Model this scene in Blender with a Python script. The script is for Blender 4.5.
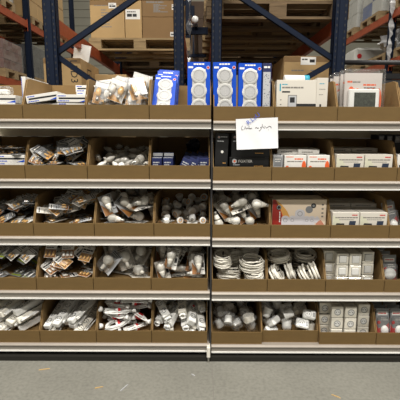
import bpy, math, random
import numpy as np
from mathutils import Matrix, Vector, Euler
random.seed(7); np.random.seed(7)
for o in list(bpy.data.objects): bpy.data.objects.remove(o)
scene = bpy.context.scene
COL = scene.collection
R = math.radians

# ------------------------------------------------------------------ camera
CAM_H, PITCH, ROLL, FPX = 1.68, R(10.2), R(-0.2), 400.0
cam_d = bpy.data.cameras.new('camera'); cam = bpy.data.objects.new('camera', cam_d); COL.objects.link(cam)
cam_d.sensor_width = 36; cam_d.lens = 36 * FPX / 400; cam_d.clip_end = 200
cam.matrix_world = Matrix.Translation((0, 0, CAM_H)) @ Euler((math.pi/2 - PITCH, 0, 0)).to_matrix().to_4x4() @ Matrix.Rotation(-ROLL, 4, 'Z')
scene.camera = cam

# ------------------------------------------------------------------ world, lamps, exposure
w = bpy.data.worlds.new('warehouse_ambient'); scene.world = w; w.use_nodes = True
w.node_tree.nodes['Background'].inputs[0].default_value = (1.0, 0.95, 0.87, 1)
w.node_tree.nodes['Background'].inputs[1].default_value = 0.13
def lamp(x, y, z, sx, sy, watt, tgt=None):
    d = bpy.data.lights.new('aisle_lamp', 'AREA'); d.shape = 'RECTANGLE'; d.size = sx; d.size_y = sy; d.energy = watt
    d.color = (1.0, 0.955, 0.885)
    o = bpy.data.objects.new('aisle_lamp', d); COL.objects.link(o); o.location = (x, y, z)
    return o
for lx in (-4.6, -1.55, 1.55, 4.6): lamp(lx, -0.4, 8.6, 1.5, .3, 260)
for lx in (-3.0, 0.0, 3.0): lamp(lx, -3.6, 8.6, 1.5, .3, 330)
for lx in (-2.15, 2.3):
    for ly in (5.0, 8.5, 12.0): lamp(lx, ly, 8.6, .3, 1.5, 100)
scene.view_settings.view_transform = 'Standard'; scene.view_settings.look = 'None'
scene.view_settings.gamma = 1; scene.view_settings.use_curve_mapping = False
scene.view_settings.exposure = 0.02

# ------------------------------------------------------------------ pixel -> place on a depth plane
def P(px, py, Y):
    x = (px-200)/FPX; y = -(py-200)/FPX
    c, s = math.cos(ROLL), math.sin(ROLL); x, y = c*x + s*y, -s*x + c*y
    dY = math.cos(PITCH) + y*math.sin(PITCH); dZ = -math.sin(PITCH) + y*math.cos(PITCH)
    t = Y/dY
    return x*t, CAM_H + dZ*t
PX = lambda px, py, Y: P(px, py, Y)[0]
PZ = lambda px, py, Y: P(px, py, Y)[1]

# ------------------------------------------------------------------ materials
MATS = {}
def srgb(c): return tuple(((v/255)/12.92 if v/255 <= .04045 else ((v/255+.055)/1.055)**2.4) for v in c)
def mat(name, rgb, rough=.6, metal=0, vary=0.0, scale=20, bump=0.0, stretch=(1, 1, 1), rgb2=None, spec=.5, sub=0):
    if name in MATS: return MATS[name]
    m = bpy.data.materials.new(name); m.use_nodes = True; nt = m.node_tree; b = nt.nodes['Principled BSDF']
    c = srgb(rgb); b.inputs['Base Color'].default_value = (*c, 1)
    b.inputs['Roughness'].default_value = rough; b.inputs['Metallic'].default_value = metal
    b.inputs['Specular IOR Level'].default_value = spec
    if vary or bump:
        tc = nt.nodes.new('ShaderNodeTexCoord'); mp = nt.nodes.new('ShaderNodeMapping'); mp.inputs['Scale'].default_value = stretch
        nz = nt.nodes.new('ShaderNodeTexNoise'); nz.inputs['Scale'].default_value = scale; nz.inputs['Detail'].default_value = 6
        nt.links.new(tc.outputs['Object'], mp.inputs[0]); nt.links.new(mp.outputs[0], nz.inputs['Vector'])
        if vary:
            rp = nt.nodes.new('ShaderNodeValToRGB'); c2 = srgb(rgb2) if rgb2 else tuple(v*(1-vary) for v in c)
            rp.color_ramp.elements[0].position = .32; rp.color_ramp.elements[1].position = .68
            rp.color_ramp.elements[0].color = (*c2, 1); rp.color_ramp.elements[1].color = (*c, 1)
            nt.links.new(nz.outputs['Fac'], rp.inputs[0]); nt.links.new(rp.outputs[0], b.inputs['Base Color'])
        if bump:
            bp = nt.nodes.new('ShaderNodeBump'); bp.inputs['Strength'].default_value = bump; bp.inputs['Distance'].default_value = .01
            nt.links.new(nz.outputs['Fac'], bp.inputs['Height']); nt.links.new(bp.outputs[0], b.inputs['Normal'])
    MATS[name] = m; return m
def clear(name, haze=.12, tint=(235, 238, 240), rough=.12, refl=.5):
    m = bpy.data.materials.new(name); m.use_nodes = True; nt = m.node_tree; nt.nodes.clear()
    out = nt.nodes.new('ShaderNodeOutputMaterial'); tr = nt.nodes.new('ShaderNodeBsdfTransparent'); tr.inputs[0].default_value = (.97, .97, .97, 1)
    gl = nt.nodes.new('ShaderNodeBsdfGlossy'); gl.inputs['Roughness'].default_value = rough
    df = nt.nodes.new('ShaderNodeBsdfDiffuse'); df.inputs[0].default_value = (*srgb(tint), 1)
    lw = nt.nodes.new('ShaderNodeLayerWeight'); lw.inputs['Blend'].default_value = .25
    mu = nt.nodes.new('ShaderNodeMath'); mu.operation = 'MULTIPLY'; mu.inputs[1].default_value = refl
    ad = nt.nodes.new('ShaderNodeMath'); ad.operation = 'ADD'; ad.inputs[1].default_value = .04
    m1 = nt.nodes.new('ShaderNodeMixShader'); m1.inputs[0].default_value = haze; m2 = nt.nodes.new('ShaderNodeMixShader')
    L = nt.links.new
    L(tr.outputs[0], m1.inputs[1]); L(df.outputs[0], m1.inputs[2]); L(lw.outputs['Facing'], mu.inputs[0]); L(mu.outputs[0], ad.inputs[0])
    L(ad.outputs[0], m2.inputs[0]); L(m1.outputs[0], m2.inputs[1]); L(gl.outputs[0], m2.inputs[2]); L(m2.outputs[0], out.inputs[0])
    MATS[name] = m; return m
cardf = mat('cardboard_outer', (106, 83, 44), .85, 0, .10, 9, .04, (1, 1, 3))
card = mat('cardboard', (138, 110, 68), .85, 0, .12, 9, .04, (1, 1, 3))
carton = mat('carton_brown', (176, 146, 100), .85, 0, .1, 5, .03)
carton2 = mat('carton_dark', (128, 100, 64), .85, 0, .1, 5, .03)
steel = mat('shelf_steel', (156, 147, 136), .45, .1, .08, 14)
rail = mat('ticket_rail', (142, 136, 128), .4, .1)
bead = mat('rail_bead', (226, 225, 220), .4, .0)
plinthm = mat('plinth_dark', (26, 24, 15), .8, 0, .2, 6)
blackm = mat('black_plastic', (22, 22, 23), .45)
darkm = mat('dark_grey', (48, 48, 50), .5)
grey = mat('mid_grey', (128, 130, 132), .5)
lgrey = mat('light_grey', (178, 180, 182), .5)
white = mat('white_gloss', (236, 236, 232), .35)
white2 = mat('warm_white', (228, 224, 212), .45)
whitec = mat('white_card', (222, 220, 214), .6)
cream = mat('cream_card', (206, 201, 190), .6)
blue = mat('blue_print', (10, 72, 186), .45, spec=.3)
blue2 = mat('blue_light_print', (40, 115, 215), .45)
navybox = mat('navy_box', (24, 34, 80), .5)
orange = mat('orange_print', (226, 96, 44), .55)
amber = mat('amber_card', (168, 112, 52), .55, 0, .3, 30)
red = mat('red_print', (190, 30, 34), .45)
darkred = mat('deep_red_print', (150, 40, 30), .5)
gold = mat('gold_foil', (214, 160, 84), .5)
green = mat('green_print', (150, 165, 40), .5)
inkm = mat('black_ink', (26, 25, 26), .6)
greyink = mat('grey_ink', (120, 116, 110), .6)
blueink = mat('blue_ink', (40, 82, 190), .6)
teal = mat('teal_print', (40, 150, 175), .5)
lcd = mat('lcd_glass', (74, 78, 68), .2, 0, .5, 60)
metal = mat('screw_metal', (170, 168, 160), .35, .8)
frost = mat('frosted_glass', (224, 221, 212), .3)
frostg = mat('frosted_grey_glass', (188, 184, 174), .25)
filament = mat('amber_glass', (214, 168, 96), .2)
skin = mat('printed_skin', (190, 128, 104), .6)
navy = mat('rack_navy', (17, 27, 45), .6, 0, .12, 30, spec=.15)
beamo = mat('rack_orange', (162, 76, 42), .5, .05, .18, 25)
wood = mat('pallet_wood', (160, 136, 98), .85, 0, .4, 6, .12, (1, 12, 12))
wood2 = mat('pallet_wood_grey', (112, 92, 66), .9, 0, .4, 6, .12, (1, 12, 12))
paper = mat('note_paper', (232, 233, 236), .8, 0, .03, 30, .1)
splint = mat('splinter_wood', (196, 164, 110), .8)
film = clear('stretch_film', .12, (215, 216, 214), .2, .6)
plast = clear('clear_plastic', .035, (220, 220, 216), .15, .55)
thinf = clear('thin_film', .0, (230, 230, 230), .15, .22)
bagm = clear('clear_bag', .07, (222, 222, 220), .2, .6)

# ------------------------------------------------------------------ mesh builder
class MB:
    def __init__(s): s.v = []; s.f = []
    def add(s, vs, fs, M=None):
        n = len(s.v)
        s.v += [tuple(M @ Vector(p)) if M else tuple(p) for p in vs]; s.f += [[i+n for i in f] for f in fs]; return s
    def box(s, x0, x1, y0, y1, z0, z1, M=None):
        vs = [(x, y, z) for z in (z0, z1) for y in (y0, y1) for x in (x0, x1)]
        return s.add(vs, [(0, 2, 3, 1), (4, 5, 7, 6), (0, 1, 5, 4), (2, 6, 7, 3), (0, 4, 6, 2), (1, 3, 7, 5)], M)
    def rbox(s, x0, x1, y0, y1, z0, z1, b, M=None):        # chamfered box
        vs = []; idx = {}
        X = (x0, x1); Yv = (y0, y1); Z = (z0, z1)
        for i in (0, 1):
            for j in (0, 1):
                for k in (0, 1):
                    sx, sy, sz = (1, -1)[i], (1, -1)[j], (1, -1)[k]
                    c = (X[i], Yv[j], Z[k])
                    for a, p in enumerate(((c[0], c[1]+sy*b, c[2]+sz*b), (c[0]+sx*b, c[1], c[2]+sz*b), (c[0]+sx*b, c[1]+sy*b, c[2]))):
                        idx[i, j, k, a] = len(vs); vs.append(p)
        fs = []
        for i in (0, 1): fs.append([idx[i, j, k, 0] for j, k in ((0, 0), (0, 1), (1, 1), (1, 0))][::1 if i == 0 else -1])
        for j in (0, 1): fs.append([idx[i, j, k, 1] for i, k in ((0, 0), (1, 0), (1, 1), (0, 1))][::1 if j == 0 else -1])
        for k in (0, 1): fs.append([idx[i, j, k, 2] for i, j in ((0, 0), (0, 1), (1, 1), (1, 0))][::1 if k == 0 else -1])
        for j in (0, 1):
            for k in (0, 1): fs.append([idx[0, j, k, 1], idx[1, j, k, 1], idx[1, j, k, 2], idx[0, j, k, 2]])
            for i in (0, 1): fs.append([idx[i, j, 0, 0], idx[i, j, 1, 0], idx[i, j, 1, 1], idx[i, j, 0, 1]])
        for i in (0, 1):
            for k in (0, 1): fs.append([idx[i, 0, k, 0], idx[i, 1, k, 0], idx[i, 1, k, 2], idx[i, 0, k, 2]])
        for i in (0, 1):
            for j in (0, 1):
                for k in (0, 1): fs.append([idx[i, j, k, a] for a in (0, 1, 2)])
        return s.add(vs, fs, M)
    def prism(s, poly, y0, y1, M=None):                     # polygon in x,z pushed along y
        n = len(poly)
        vs = [(p[0], y0, p[1]) for p in poly] + [(p[0], y1, p[1]) for p in poly]
        fs = [list(range(n)), list(range(2*n-1, n-1, -1))] + [(i, i+n, (i+1) % n + n, (i+1) % n) for i in range(n)]
        return s.add(vs, fs, M)
    def lathe(s, prof, n=12, M=None):
        vs = []; fs = []
        for r, z in prof:
            for k in range(n): a = 2*math.pi*k/n; vs.append((r*math.cos(a), r*math.sin(a), z))
        m = len(prof)
        for i in range(m-1):
            for k in range(n): fs.append((i*n+k, i*n+(k+1) % n, (i+1)*n+(k+1) % n, (i+1)*n+k))
        fs.append(list(range(n))[::-1]); fs.append([(m-1)*n+k for k in range(n)])
        return s.add(vs, fs, M)
    def tube(s, path, r, n=6, closed=False, M=None):
        vs = []; fs = []; m = len(path); path = [Vector(p) for p in path]
        for i, p in enumerate(path):
            a = path[(i-1) % m] if (closed or i) else p; b = path[(i+1) % m] if (closed or i < m-1) else p
            t = (b-a).normalized(); up = Vector((0, 0, 1)) if abs(t.z) < .9 else Vector((1, 0, 0))
            e1 = t.cross(up).normalized(); e2 = t.cross(e1)
            for k in range(n): q = 2*math.pi*k/n; vs.append(p + e1*r*math.cos(q) + e2*r*math.sin(q))
        for i in range(m if closed else m-1):
            j = (i+1) % m
            for k in range(n): fs.append((i*n+k, i*n+(k+1) % n, j*n+(k+1) % n, j*n+k))
        if not closed: fs.append(list(range(n))[::-1]); fs.append([(m-1)*n+k for k in range(n)])
        return s.add(vs, fs, M)
    def disc(s, cx, cz, r, y0, y1, n=14, sx=1, sz=1):
        return s.prism([(cx+r*sx*math.cos(2*math.pi*k/n), cz+r*sz*math.sin(2*math.pi*k/n)) for k in range(n)], y0, y1)
    def ring(s, cx, cz, r0, r1, y0, y1, n=16):
        vs = []; fs = []
        for k in range(n):
            c, d = math.cos(2*math.pi*k/n), math.sin(2*math.pi*k/n)
            vs += [(cx+r0*c, y0, cz+r0*d), (cx+r1*c, y0, cz+r1*d), (cx+r1*c, y1, cz+r1*d), (cx+r0*c, y1, cz+r0*d)]
        for k in range(n):
            j = (k+1) % n
            for a in range(4): fs.append((4*k+a, 4*k+(a+1) % 4, 4*j+(a+1) % 4, 4*j+a))
        return s.add(vs, fs)
    def blob(s, rx, ry, rz, jag=.15, nu=10, nv=7, seed=0, M=None):     # crumpled bag
        rnd = random.Random(seed); vs = [(0, 0, -rz)]; fs = []
        for i in range(1, nv):
            ph = math.pi*i/nv - math.pi/2
            for k in range(nu):
                a = 2*math.pi*k/nu; q = 1+rnd.uniform(-jag, jag)
                vs.append((rx*q*math.cos(ph)*math.cos(a), ry*q*math.cos(ph)*math.sin(a), rz*q*math.sin(ph)))
        vs.append((0, 0, rz)); t = len(vs)-1
        for k in range(nu): fs.append((0, 1+(k+1) % nu, 1+k)); fs.append((t, t-nu+k, t-nu+(k+1) % nu))
        for i in range(nv-2):
            for k in range(nu): a = 1+i*nu; fs.append((a+k, a+(k+1) % nu, a+nu+(k+1) % nu, a+nu+k))
        return s.add(vs, fs, M)
    def mesh(s, name, m, smooth=False):
        me = bpy.data.meshes.new(name); me.from_pydata(s.v, [], s.f); me.validate(); me.update()
        me.materials.append(m)
        if smooth: me.polygons.foreach_set('use_smooth', [True]*len(me.polygons))
        return me
def text(body, size, m, M, name='lettering'):
    cu = bpy.data.curves.new('t', 'FONT'); cu.body = body; cu.size = size; cu.resolution_u = 2; cu.align_x = 'LEFT'
    o = bpy.data.objects.new('t', cu); COL.objects.link(o); bpy.context.view_layer.update()
    dg = bpy.context.evaluated_depsgraph_get(); me = bpy.data.meshes.new_from_object(o.evaluated_get(dg))
    bpy.data.objects.remove(o); me.transform(M @ Matrix.Rotation(math.pi/2, 4, 'X')); me.name = name
    me.materials.clear(); me.materials.append(m); return me
T = lambda x, y, z: Matrix.Translation((x, y, z))
def RX(d): return Matrix.Rotation(R(d), 4, 'X')
def RY(d): return Matrix.Rotation(R(d), 4, 'Y')
def RZ(d): return Matrix.Rotation(R(d), 4, 'Z')

def link(name, data, parent=None, M=None):
    o = bpy.data.objects.new(name, data); COL.objects.link(o)
    if parent: o.parent = parent
    if M is not None:
        if parent: o.matrix_local = M
        else: o.matrix_world = M
    return o
def tag(o, label, cat, group=None):
    o['label'] = label; o['category'] = cat
    if group: o['group'] = group
    return o
def struct(name, mb, m, label=None):
    o = link(name, mb.mesh(name, m)); o['kind'] = 'structure'
    if label: o['label'] = label
    return o

class Kit:                                                   # recipe of a thing: parts that share mesh data between copies
    def __init__(s): s.parts = []; s._pts = None
    def part(s, name, mb, m, parent=None, smooth=False, label=None):
        me = mb if isinstance(mb, bpy.types.Mesh) else mb.mesh(name, m, smooth)
        s.parts.append((name, me, parent, label)); return len(s.parts)-1
    def place(s, name, label, cat, M, group=None):
        if len(s.parts) == 1: root = link(name, s.parts[0][1], None, M); tag(root, label, cat, group); return root
        root = link(name, None, None, M); root.empty_display_size = .05; tag(root, label, cat, group); obs = []
        for n, me, par, lab in s.parts:
            o = link(n, me, root if par is None else obs[par])
            if lab: o['label'] = lab
            obs.append(o)
        return root
    def pts(s, n=700):
        if s._pts is None:
            tri = []
            for _, me, _, _ in s.parts:
                for p in me.polygons:
                    vs = [me.vertices[i].co for i in p.vertices]
                    for k in range(1, len(vs)-1): tri.append((vs[0][:], vs[k][:], vs[k+1][:]))
            tri = np.array(tri); A = np.linalg.norm(np.cross(tri[:, 1]-tri[:, 0], tri[:, 2]-tri[:, 0]), axis=1)+1e-9
            rs = np.random.RandomState(3); i = rs.choice(len(tri), n, p=A/A.sum()); a, b = rs.rand(n, 1), rs.rand(n, 1)
            f = (a+b) > 1; a[f], b[f] = 1-a[f], 1-b[f]; t = tri[i]
            s._pts = np.concatenate([t[:, 0]+a*(t[:, 1]-t[:, 0])+b*(t[:, 2]-t[:, 0]), tri[:, 0][:250]])
        return s._pts

# ================================================================== setting
mb = MB(); mb.box(-9, 9, -4, 16, -.1, 0)
fl = mat('floor_concrete', (138, 137, 128), .55, 0, .16, 2.2, .03)
nt = fl.node_tree; b_ = nt.nodes['Principled BSDF']
n2 = nt.nodes.new('ShaderNodeTexNoise'); n2.inputs['Scale'].default_value = 45; n2.inputs['Detail'].default_value = 8
tc = nt.nodes.new('ShaderNodeTexCoord'); nt.links.new(tc.outputs['Object'], n2.inputs['Vector'])
rp = nt.nodes.new('ShaderNodeValToRGB'); rp.color_ramp.elements[0].position = .3; rp.color_ramp.elements[0].color = (.72, .72, .72, 1)
rp.color_ramp.elements[1].position = .6; nt.links.new(n2.outputs['Fac'], rp.inputs[0])
mx = nt.nodes.new('ShaderNodeMix'); mx.data_type = 'RGBA'; mx.blend_type = 'MULTIPLY'; mx.inputs[0].default_value = .8
src = b_.inputs['Base Color'].links[0].from_socket
nt.links.new(src, mx.inputs[6]); nt.links.new(rp.outputs[0], mx.inputs[7]); nt.links.new(mx.outputs[2], b_.inputs['Base Color'])
floor_o = struct('floor', mb, fl, 'grey worn concrete floor in front of the shelves')
jx = PX(212.5, 380, 2.5)
link('joint_line', MB().box(jx-.0016, jx+.0016, 1.2, 2.69, 0, .0006).mesh('joint_line', greyink), floor_o)
wallm = mat('wall_blocks', (150, 147, 132), .85, 0, .12, 1.5, .03)
back = struct('wall_back', MB().box(-9, 9, 15.6, 15.8, 0, 7.5), wallm, 'pale grey block wall at the far end of the aisle')
for i in range(24):                                        # block courses seen down the left aisle
    z = .6+i*.28
    if z < 7: link('block_course', MB().box(-6, -1, 15.575, 15.602, z, z+.265).mesh('block_course', wallm), back)

# ------------------------------------------------------------------ the shelving unit
SY, SD = 2.70, .60                                         # front plane, depth
ZS = [1.735, 1.335, .932, .532, .124]                      # shelf tops
unit = link('shelving_unit', None, None, T(0, 0, 0))
tag(unit, 'long grey steel shelving unit with five levels of cardboard bins', 'shelving')
XB = PX(211.3, 230, SY)                                    # where the two bays meet
def shelf(x0, x1, z):
    mb = MB(); mb.box(x0, x1, SY+.004, SY+SD, z-.03, z)
    s = link('shelf', mb.mesh('shelf', steel), unit)
    link('shelf_lip', MB().add([(x, y, q) for x in (x0, x1) for y, q in ((SY+.006, z+.001), (SY-.003, z-.001), (SY-.012, z-.012), (SY-.010, z-.019), (SY+.006, z-.019))],
         [(0, 1, 2, 3, 4), (9, 8, 7, 6, 5)]+[(i, i+5, (i+1) % 5+5, (i+1) % 5) for i in range(5)]).mesh('shelf_lip', steel), s)
    link('ticket_rail', MB().box(x0, x1, SY-.002, SY+.01, z-.052, z-.018).mesh('ticket_rail', rail), s)
    link('rail_bead', MB().box(x0, x1, SY-.012, SY+.008, z-.060, z-.052).mesh('rail_bead', bead), s)
    link('rear_rail', MB().box(x0, x1, SY+SD-.012, SY+SD, z-.125, z-.03).mesh('rear_rail', mat('rear_rail_beige', (236, 224, 196), .6)), s)
for i, z in enumerate(ZS):
    shelf(XB-1.72, XB-.008, z); shelf(XB+.008, XB+1.72, z-.008)
for x in (XB-1.72, XB, XB+1.72):
    link('post', MB().box(x-.006, x+.006, SY+.02, SY+.06, .0, 1.70).mesh('post', darkm), unit)
    link('post', MB().box(x-.006, x+.006, SY+SD+.002, SY+SD+.04, .0, 1.72).mesh('post', darkm), unit)
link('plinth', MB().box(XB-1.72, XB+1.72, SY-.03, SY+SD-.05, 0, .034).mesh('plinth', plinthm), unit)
ft = link('foot', MB().rbox(XB-.026, XB-.001, SY-.045, SY+.02, .036, .118, .004).mesh('foot', white2), unit)
link('foot_bolt', MB().lathe([(.007, 0), (.007, .036), (.011, .036), (.011, .042)], 10, T(XB-.0135, SY-.038, 0.0)).mesh('foot_bolt', metal), ft)

# ------------------------------------------------------------------ cardboard bins
JL = [[-41, 22, 85, 149, 211.5], [-37, 24.5, 87, 149, 210], [-27, 33, 94, 153.7, 211], [-21, 36, 93, 151, 208], [-16.5, 39.5, 96, 151.5, 207.5]]
JR = [[212.3, 275, 338, 402, 466], [211.5, 272, 335, 398, 461], [212.3, 271, 331, 390, 450], [211, 267.5, 326, 385, 443], [208.5, 262.5, 320, 377, 435]]
YM = [112, 172.5, 230.5, 285, 337]
BT = .005
class Bin:
    def __init__(s, row, i, label, push=0, floor=None, hb=.272, hf=.094, raise_=0):
        right = i >= 4; J = JR[row] if right else JL[row]; k = i-4 if right else i
        s.x0 = PX(J[k], YM[row], SY)+.002; x1 = PX(J[k+1], YM[row], SY)-.002
        if i == 4: s.x0 = max(s.x0, XB+.0085)
        if i == 3: x1 = min(x1, XB-.0085)
        s.W = x1-s.x0; s.D = .555; s.y0 = SY+.006+push+random.uniform(0, .004); s.z0 = ZS[row]-(.008 if right else 0)+.0005
        W, D, t = s.W, s.D, BT
        r = link('cardboard_bin', None, None, T(s.x0, s.y0, s.z0)); r.empty_display_size = .05
        tag(r, label, 'bin', 'open front cardboard bins on the shelves')
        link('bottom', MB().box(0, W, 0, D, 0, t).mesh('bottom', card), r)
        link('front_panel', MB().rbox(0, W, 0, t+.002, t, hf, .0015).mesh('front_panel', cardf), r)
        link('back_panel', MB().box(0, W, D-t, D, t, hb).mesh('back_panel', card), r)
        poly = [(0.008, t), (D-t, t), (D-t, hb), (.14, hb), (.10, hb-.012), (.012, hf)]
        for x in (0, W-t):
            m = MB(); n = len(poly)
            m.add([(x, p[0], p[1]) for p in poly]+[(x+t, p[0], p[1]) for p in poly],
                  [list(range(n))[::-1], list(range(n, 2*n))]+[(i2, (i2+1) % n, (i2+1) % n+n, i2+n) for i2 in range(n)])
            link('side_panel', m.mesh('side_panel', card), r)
        s.g = .006; nx, ny = int(W/s.g)+1, int(D/s.g)+1
        vv = np.arange(ny)*s.g
        s.hm = np.full((nx, ny), t+.0003)
        if floor:
            f0, f1 = floor
            link('false_floor', MB().add([(t, t+.002, f0), (W-t, t+.002, f0), (W-t, D-t, f1), (t, D-t, f1), (t, t+.002, f0-.004), (W-t, t+.002, f0-.004), (W-t, D-t, f1-.004), (t, D-t, f1-.004)],
                 [(0, 1, 2, 3), (7, 6, 5, 4), (0, 4, 5, 1), (2, 6, 7, 3)]).mesh('false_floor', card), r)
            s.hm[:] = f0+(f1-f0)*vv[None, :]/D
        s.hm[:, :2] = np.maximum(s.hm[:, :2], hf*.0)
    def put(s, u, v, wz, M=Matrix.Identity(4)): return T(s.x0+u, s.y0+v, s.z0+wz) @ M
    def fit(s, kit, M, u, v, eps=.0012, qt=None):
        """rest a kit, turned by M, at u,v on whatever already lies in the bin"""
        p = kit.pts() @ np.array(M.to_3x3()).T
        q = p+np.array([u, v, 0]); t = BT+.002
        lo, hi = q.min(0), q.max(0)
        if lo[0] < t: q[:, 0] += t-lo[0]; u += t-lo[0]
        if hi[0] > s.W-t: q[:, 0] -= hi[0]-s.W+t; u -= hi[0]-s.W+t
        if lo[1] < t+.003: q[:, 1] += t+.003-lo[1]; v += t+.003-lo[1]
        if hi[1] > s.D-t: q[:, 1] -= hi[1]-s.D+t; v -= hi[1]-s.D+t
        ix = np.clip((q[:, 0]/s.g).astype(int), 0, s.hm.shape[0]-1); iy = np.clip((q[:, 1]/s.g).astype(int), 0, s.hm.shape[1]-1)
        dd = s.hm[ix, iy]-q[:, 2]; dz = (dd.max() if qt is None else float(np.quantile(dd, qt)))+eps
        return u, v, dz, ix, iy, q
    def settle(s, kit, M, u, v):
        u, v, dz, ix, iy, q = s.fit(kit, M, u, v)
        np.maximum.at(s.hm, (ix, iy), q[:, 2]+dz)
        return s.put(u, v, dz, M)
    def heap(s, kits, n, rot, name, label, cat, group, tries=26, ur=(0, 1), vr=(0, 1), slope=.28, zmax=.30, lab=None):
        for j in range(n):
            kit = random.choice(kits); best = None
            for _ in range(tries):
                M = rot(); u = s.W*random.uniform(*ur); v = s.D*random.uniform(*vr)
                c = s.fit(kit, M, u, v); top = (c[5][:, 2]+c[2]).max()
                sc = (c[5][:, 2]+c[2]).mean()*.5+top*.5-slope*c[1]
                if top > zmax: continue
                if best is None or sc < best[0]: best = (sc, M, c)
            if best is None: continue
            _, M, (u, v, dz, ix, iy, q) = best
            np.maximum.at(s.hm, (ix, iy), q[:, 2]+dz)
            c = q[:, :2].mean(0); iu = min(2, int(3*c[0]/s.W)); iv = min(2, int(3*c[1]/s.D))
            kit.place(name, label+', '+('front', 'middle', 'back')[iv]+' '+('left', 'centre', 'right')[iu], cat, s.put(u, v, dz, M), group)
U = random.uniform
def shingle(s, kits, rot, name, label, cat, group, du=.066, dv=.055, v0=.80, v1=.05, zmax=.295, qt=.94):
    v = v0*s.D
    while v > v1*s.D:
        u = U(.03, .07)
        while u < s.W-.02:
            kit = random.choice(kits)
            for _ in range(5):
                M = rot(); c = s.fit(kit, M, u+U(-.02, .02), v+U(-.02, .02), .0012, qt); q = c[5]
                if (q[:, 2]+c[2]).max() < zmax: break
            else: u += du*U(.8, 1.2); continue
            np.maximum.at(s.hm, (c[3], c[4]), q[:, 2]*1.0+c[2])
            m = q[:, :2].mean(0); iu = min(2, int(3*m[0]/s.W)); iv = min(2, int(3*m[1]/s.D))
            kit.place(name, label+', '+('front', 'middle', 'back')[iv]+' '+('left', 'centre', 'right')[iu], cat, s.put(c[0], c[1], c[2], M), group)
            u += du*U(.8, 1.25)
        v -= dv*U(.85, 1.15)
def face(yaw=35, a=(-68, -30), roll=50):                    # cards leaning back with their faces to the aisle
    return lambda: RZ(U(-yaw, yaw)) @ RX(U(*a)) @ RY(U(-roll, roll))
def lie(yaw=180, a=(-95, -55), side=12):                    # cards lying face up, tops pointing away within yaw
    return lambda: RZ(U(-yaw, yaw)) @ RX(U(*a)) @ RY(U(-side, side))
def tumble(): return RZ(U(0, 360)) @ RX(U(0, 360)) @ RY(U(0, 360))

ROWN = ['top', 'second', 'third', 'fourth', 'bottom']
BL = {}
def mkbin(row, i, what, **k):
    BL[row, i] = Bin(row, i, 'cardboard bin on %s shelf with %s' % (ROWN[row], what), **k); return BL[row, i]

# ================================================================== kits of goods
E = .0005                                                    # print thickness
def bars(mb, x0, x1, z, h, y=0, seed=1, gap=.25):            # a line of unreadable small print
    rnd = random.Random(seed); x = x0
    while x < x1-h*.5:
        wv = min(rnd.uniform(1.2, 3.5)*h, x1-x); mb.box(x, x+wv, y-E, y+E, z, z+h); x += wv+h*gap+.0006
    return mb
def lamp_carton(wd=.20, dp=.36, h=.05, seed=0):              # flat white carton, black stripe, blue corner
    k = Kit(); k.part('carton', MB().rbox(-wd/2, wd/2, 0, dp, 0, h, .0015), whitec)
    k.part('stripe', MB().box(-wd*.42, wd*.5-.001, -E, E, h*.40, h*.62), inkm)
    k.part('corner_print', MB().prism([(wd*.22, .002), (wd*.49, .002), (wd*.49, h*.36)], -E, E), blue)
    m = MB(); bars(m, -wd*.45, -wd*.1, h*.12, .006, 0, seed); bars(m, -wd*.45, -wd*.2, h*.76, .006, 0, seed+1); k.part('small_print', m, blueink)
    m = MB(); bars(m, -wd*.42, wd*.1, .0, .008, 0, seed)
    m2 = MB().add(m.v, m.f, T(0, .06, h) @ RX(-90)); k.part('top_print', m2, greyink)
    return k
def downlight_box(blurry=0):
    k = Kit(); W, H, D = .152, .372, .058
    m = MB()                                                 # shell with a window cut in the front
    m.box(-W/2, W/2, .002, D, 0, H); m.box(-W/2, -W/2+.032, 0, .002, 0, H); m.box(W/2-.030, W/2, 0, .002, 0, H)
    m.box(-W/2+.032, W/2-.030, 0, .002, H-.045, H); m.box(-W/2+.032, W/2-.030, 0, .002, 0, .04); m.box(-W/2+.032, -W/2+.05, 0, .002, H-.06, H-.045)
    s = k.part('box', m, blue)
    k.part('tray', MB().box(-W/2+.032, W/2-.030, .0015, .0021, .04, H-.045), whitec)
    for z in (.082, .185, .285):
        d = k.part('downlight', MB().lathe([(.052, 0), (.053, .004), (.050, .0065), (.036, .0078), (.033, .0062), (.001, .0060)], 20, T(.001, .002, z) @ RX(90)), white, None, True)
        k.part('trim_ring', MB().ring(.001, z, .0325, .0350, -.0064, -.004, 20), lgrey, d); k.part('lamp_lens', MB().disc(.001, z, .0320, -.0050, -.0041, 18), mat('lens_grey', (226, 226, 226), .4), d)
    m = MB(); bars(m, -.035, .04, H-.018, .009, 0, 4); bars(m, -W/2+.006, -W/2+.04, H-.040, .012, 0, 5); k.part('white_print', m, white)
    m = MB(); m.disc(W/2-.014, H-.036, .0085, -E, E, 12); k.part('round_mark', m, red)
    m = MB(); m.box(.0, W/2-.004, -E, E, .045, .075); k.part('corner_label', m, blue2)
    m = MB(); m.ring(W/2-.014, H-.036, .0085, .0105, -E, E, 12); k.part('mark_rim', m, white)
    k.part('window_film', MB().box(-W/2+.030, W/2-.028, -.0122, -.0118, .04, H-.045), plast)
    return k
def plain_box(W, H, D, m, prints=(), bev=.0015):             # prints: (name, MB, material)
    k = Kit(); k.part('carton', MB().rbox(-W/2, W/2, 0, D, 0, H, bev), m)
    for n, pm, pmat in prints: k.part(n, pm, pmat)
    return k
BULB_G = [(.014, .046), (.019, .055), (.026, .068), (.0305, .082), (.0315, .092), (.029, .103), (.022, .113), (.012, .119), (.001, .121)]
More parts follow.
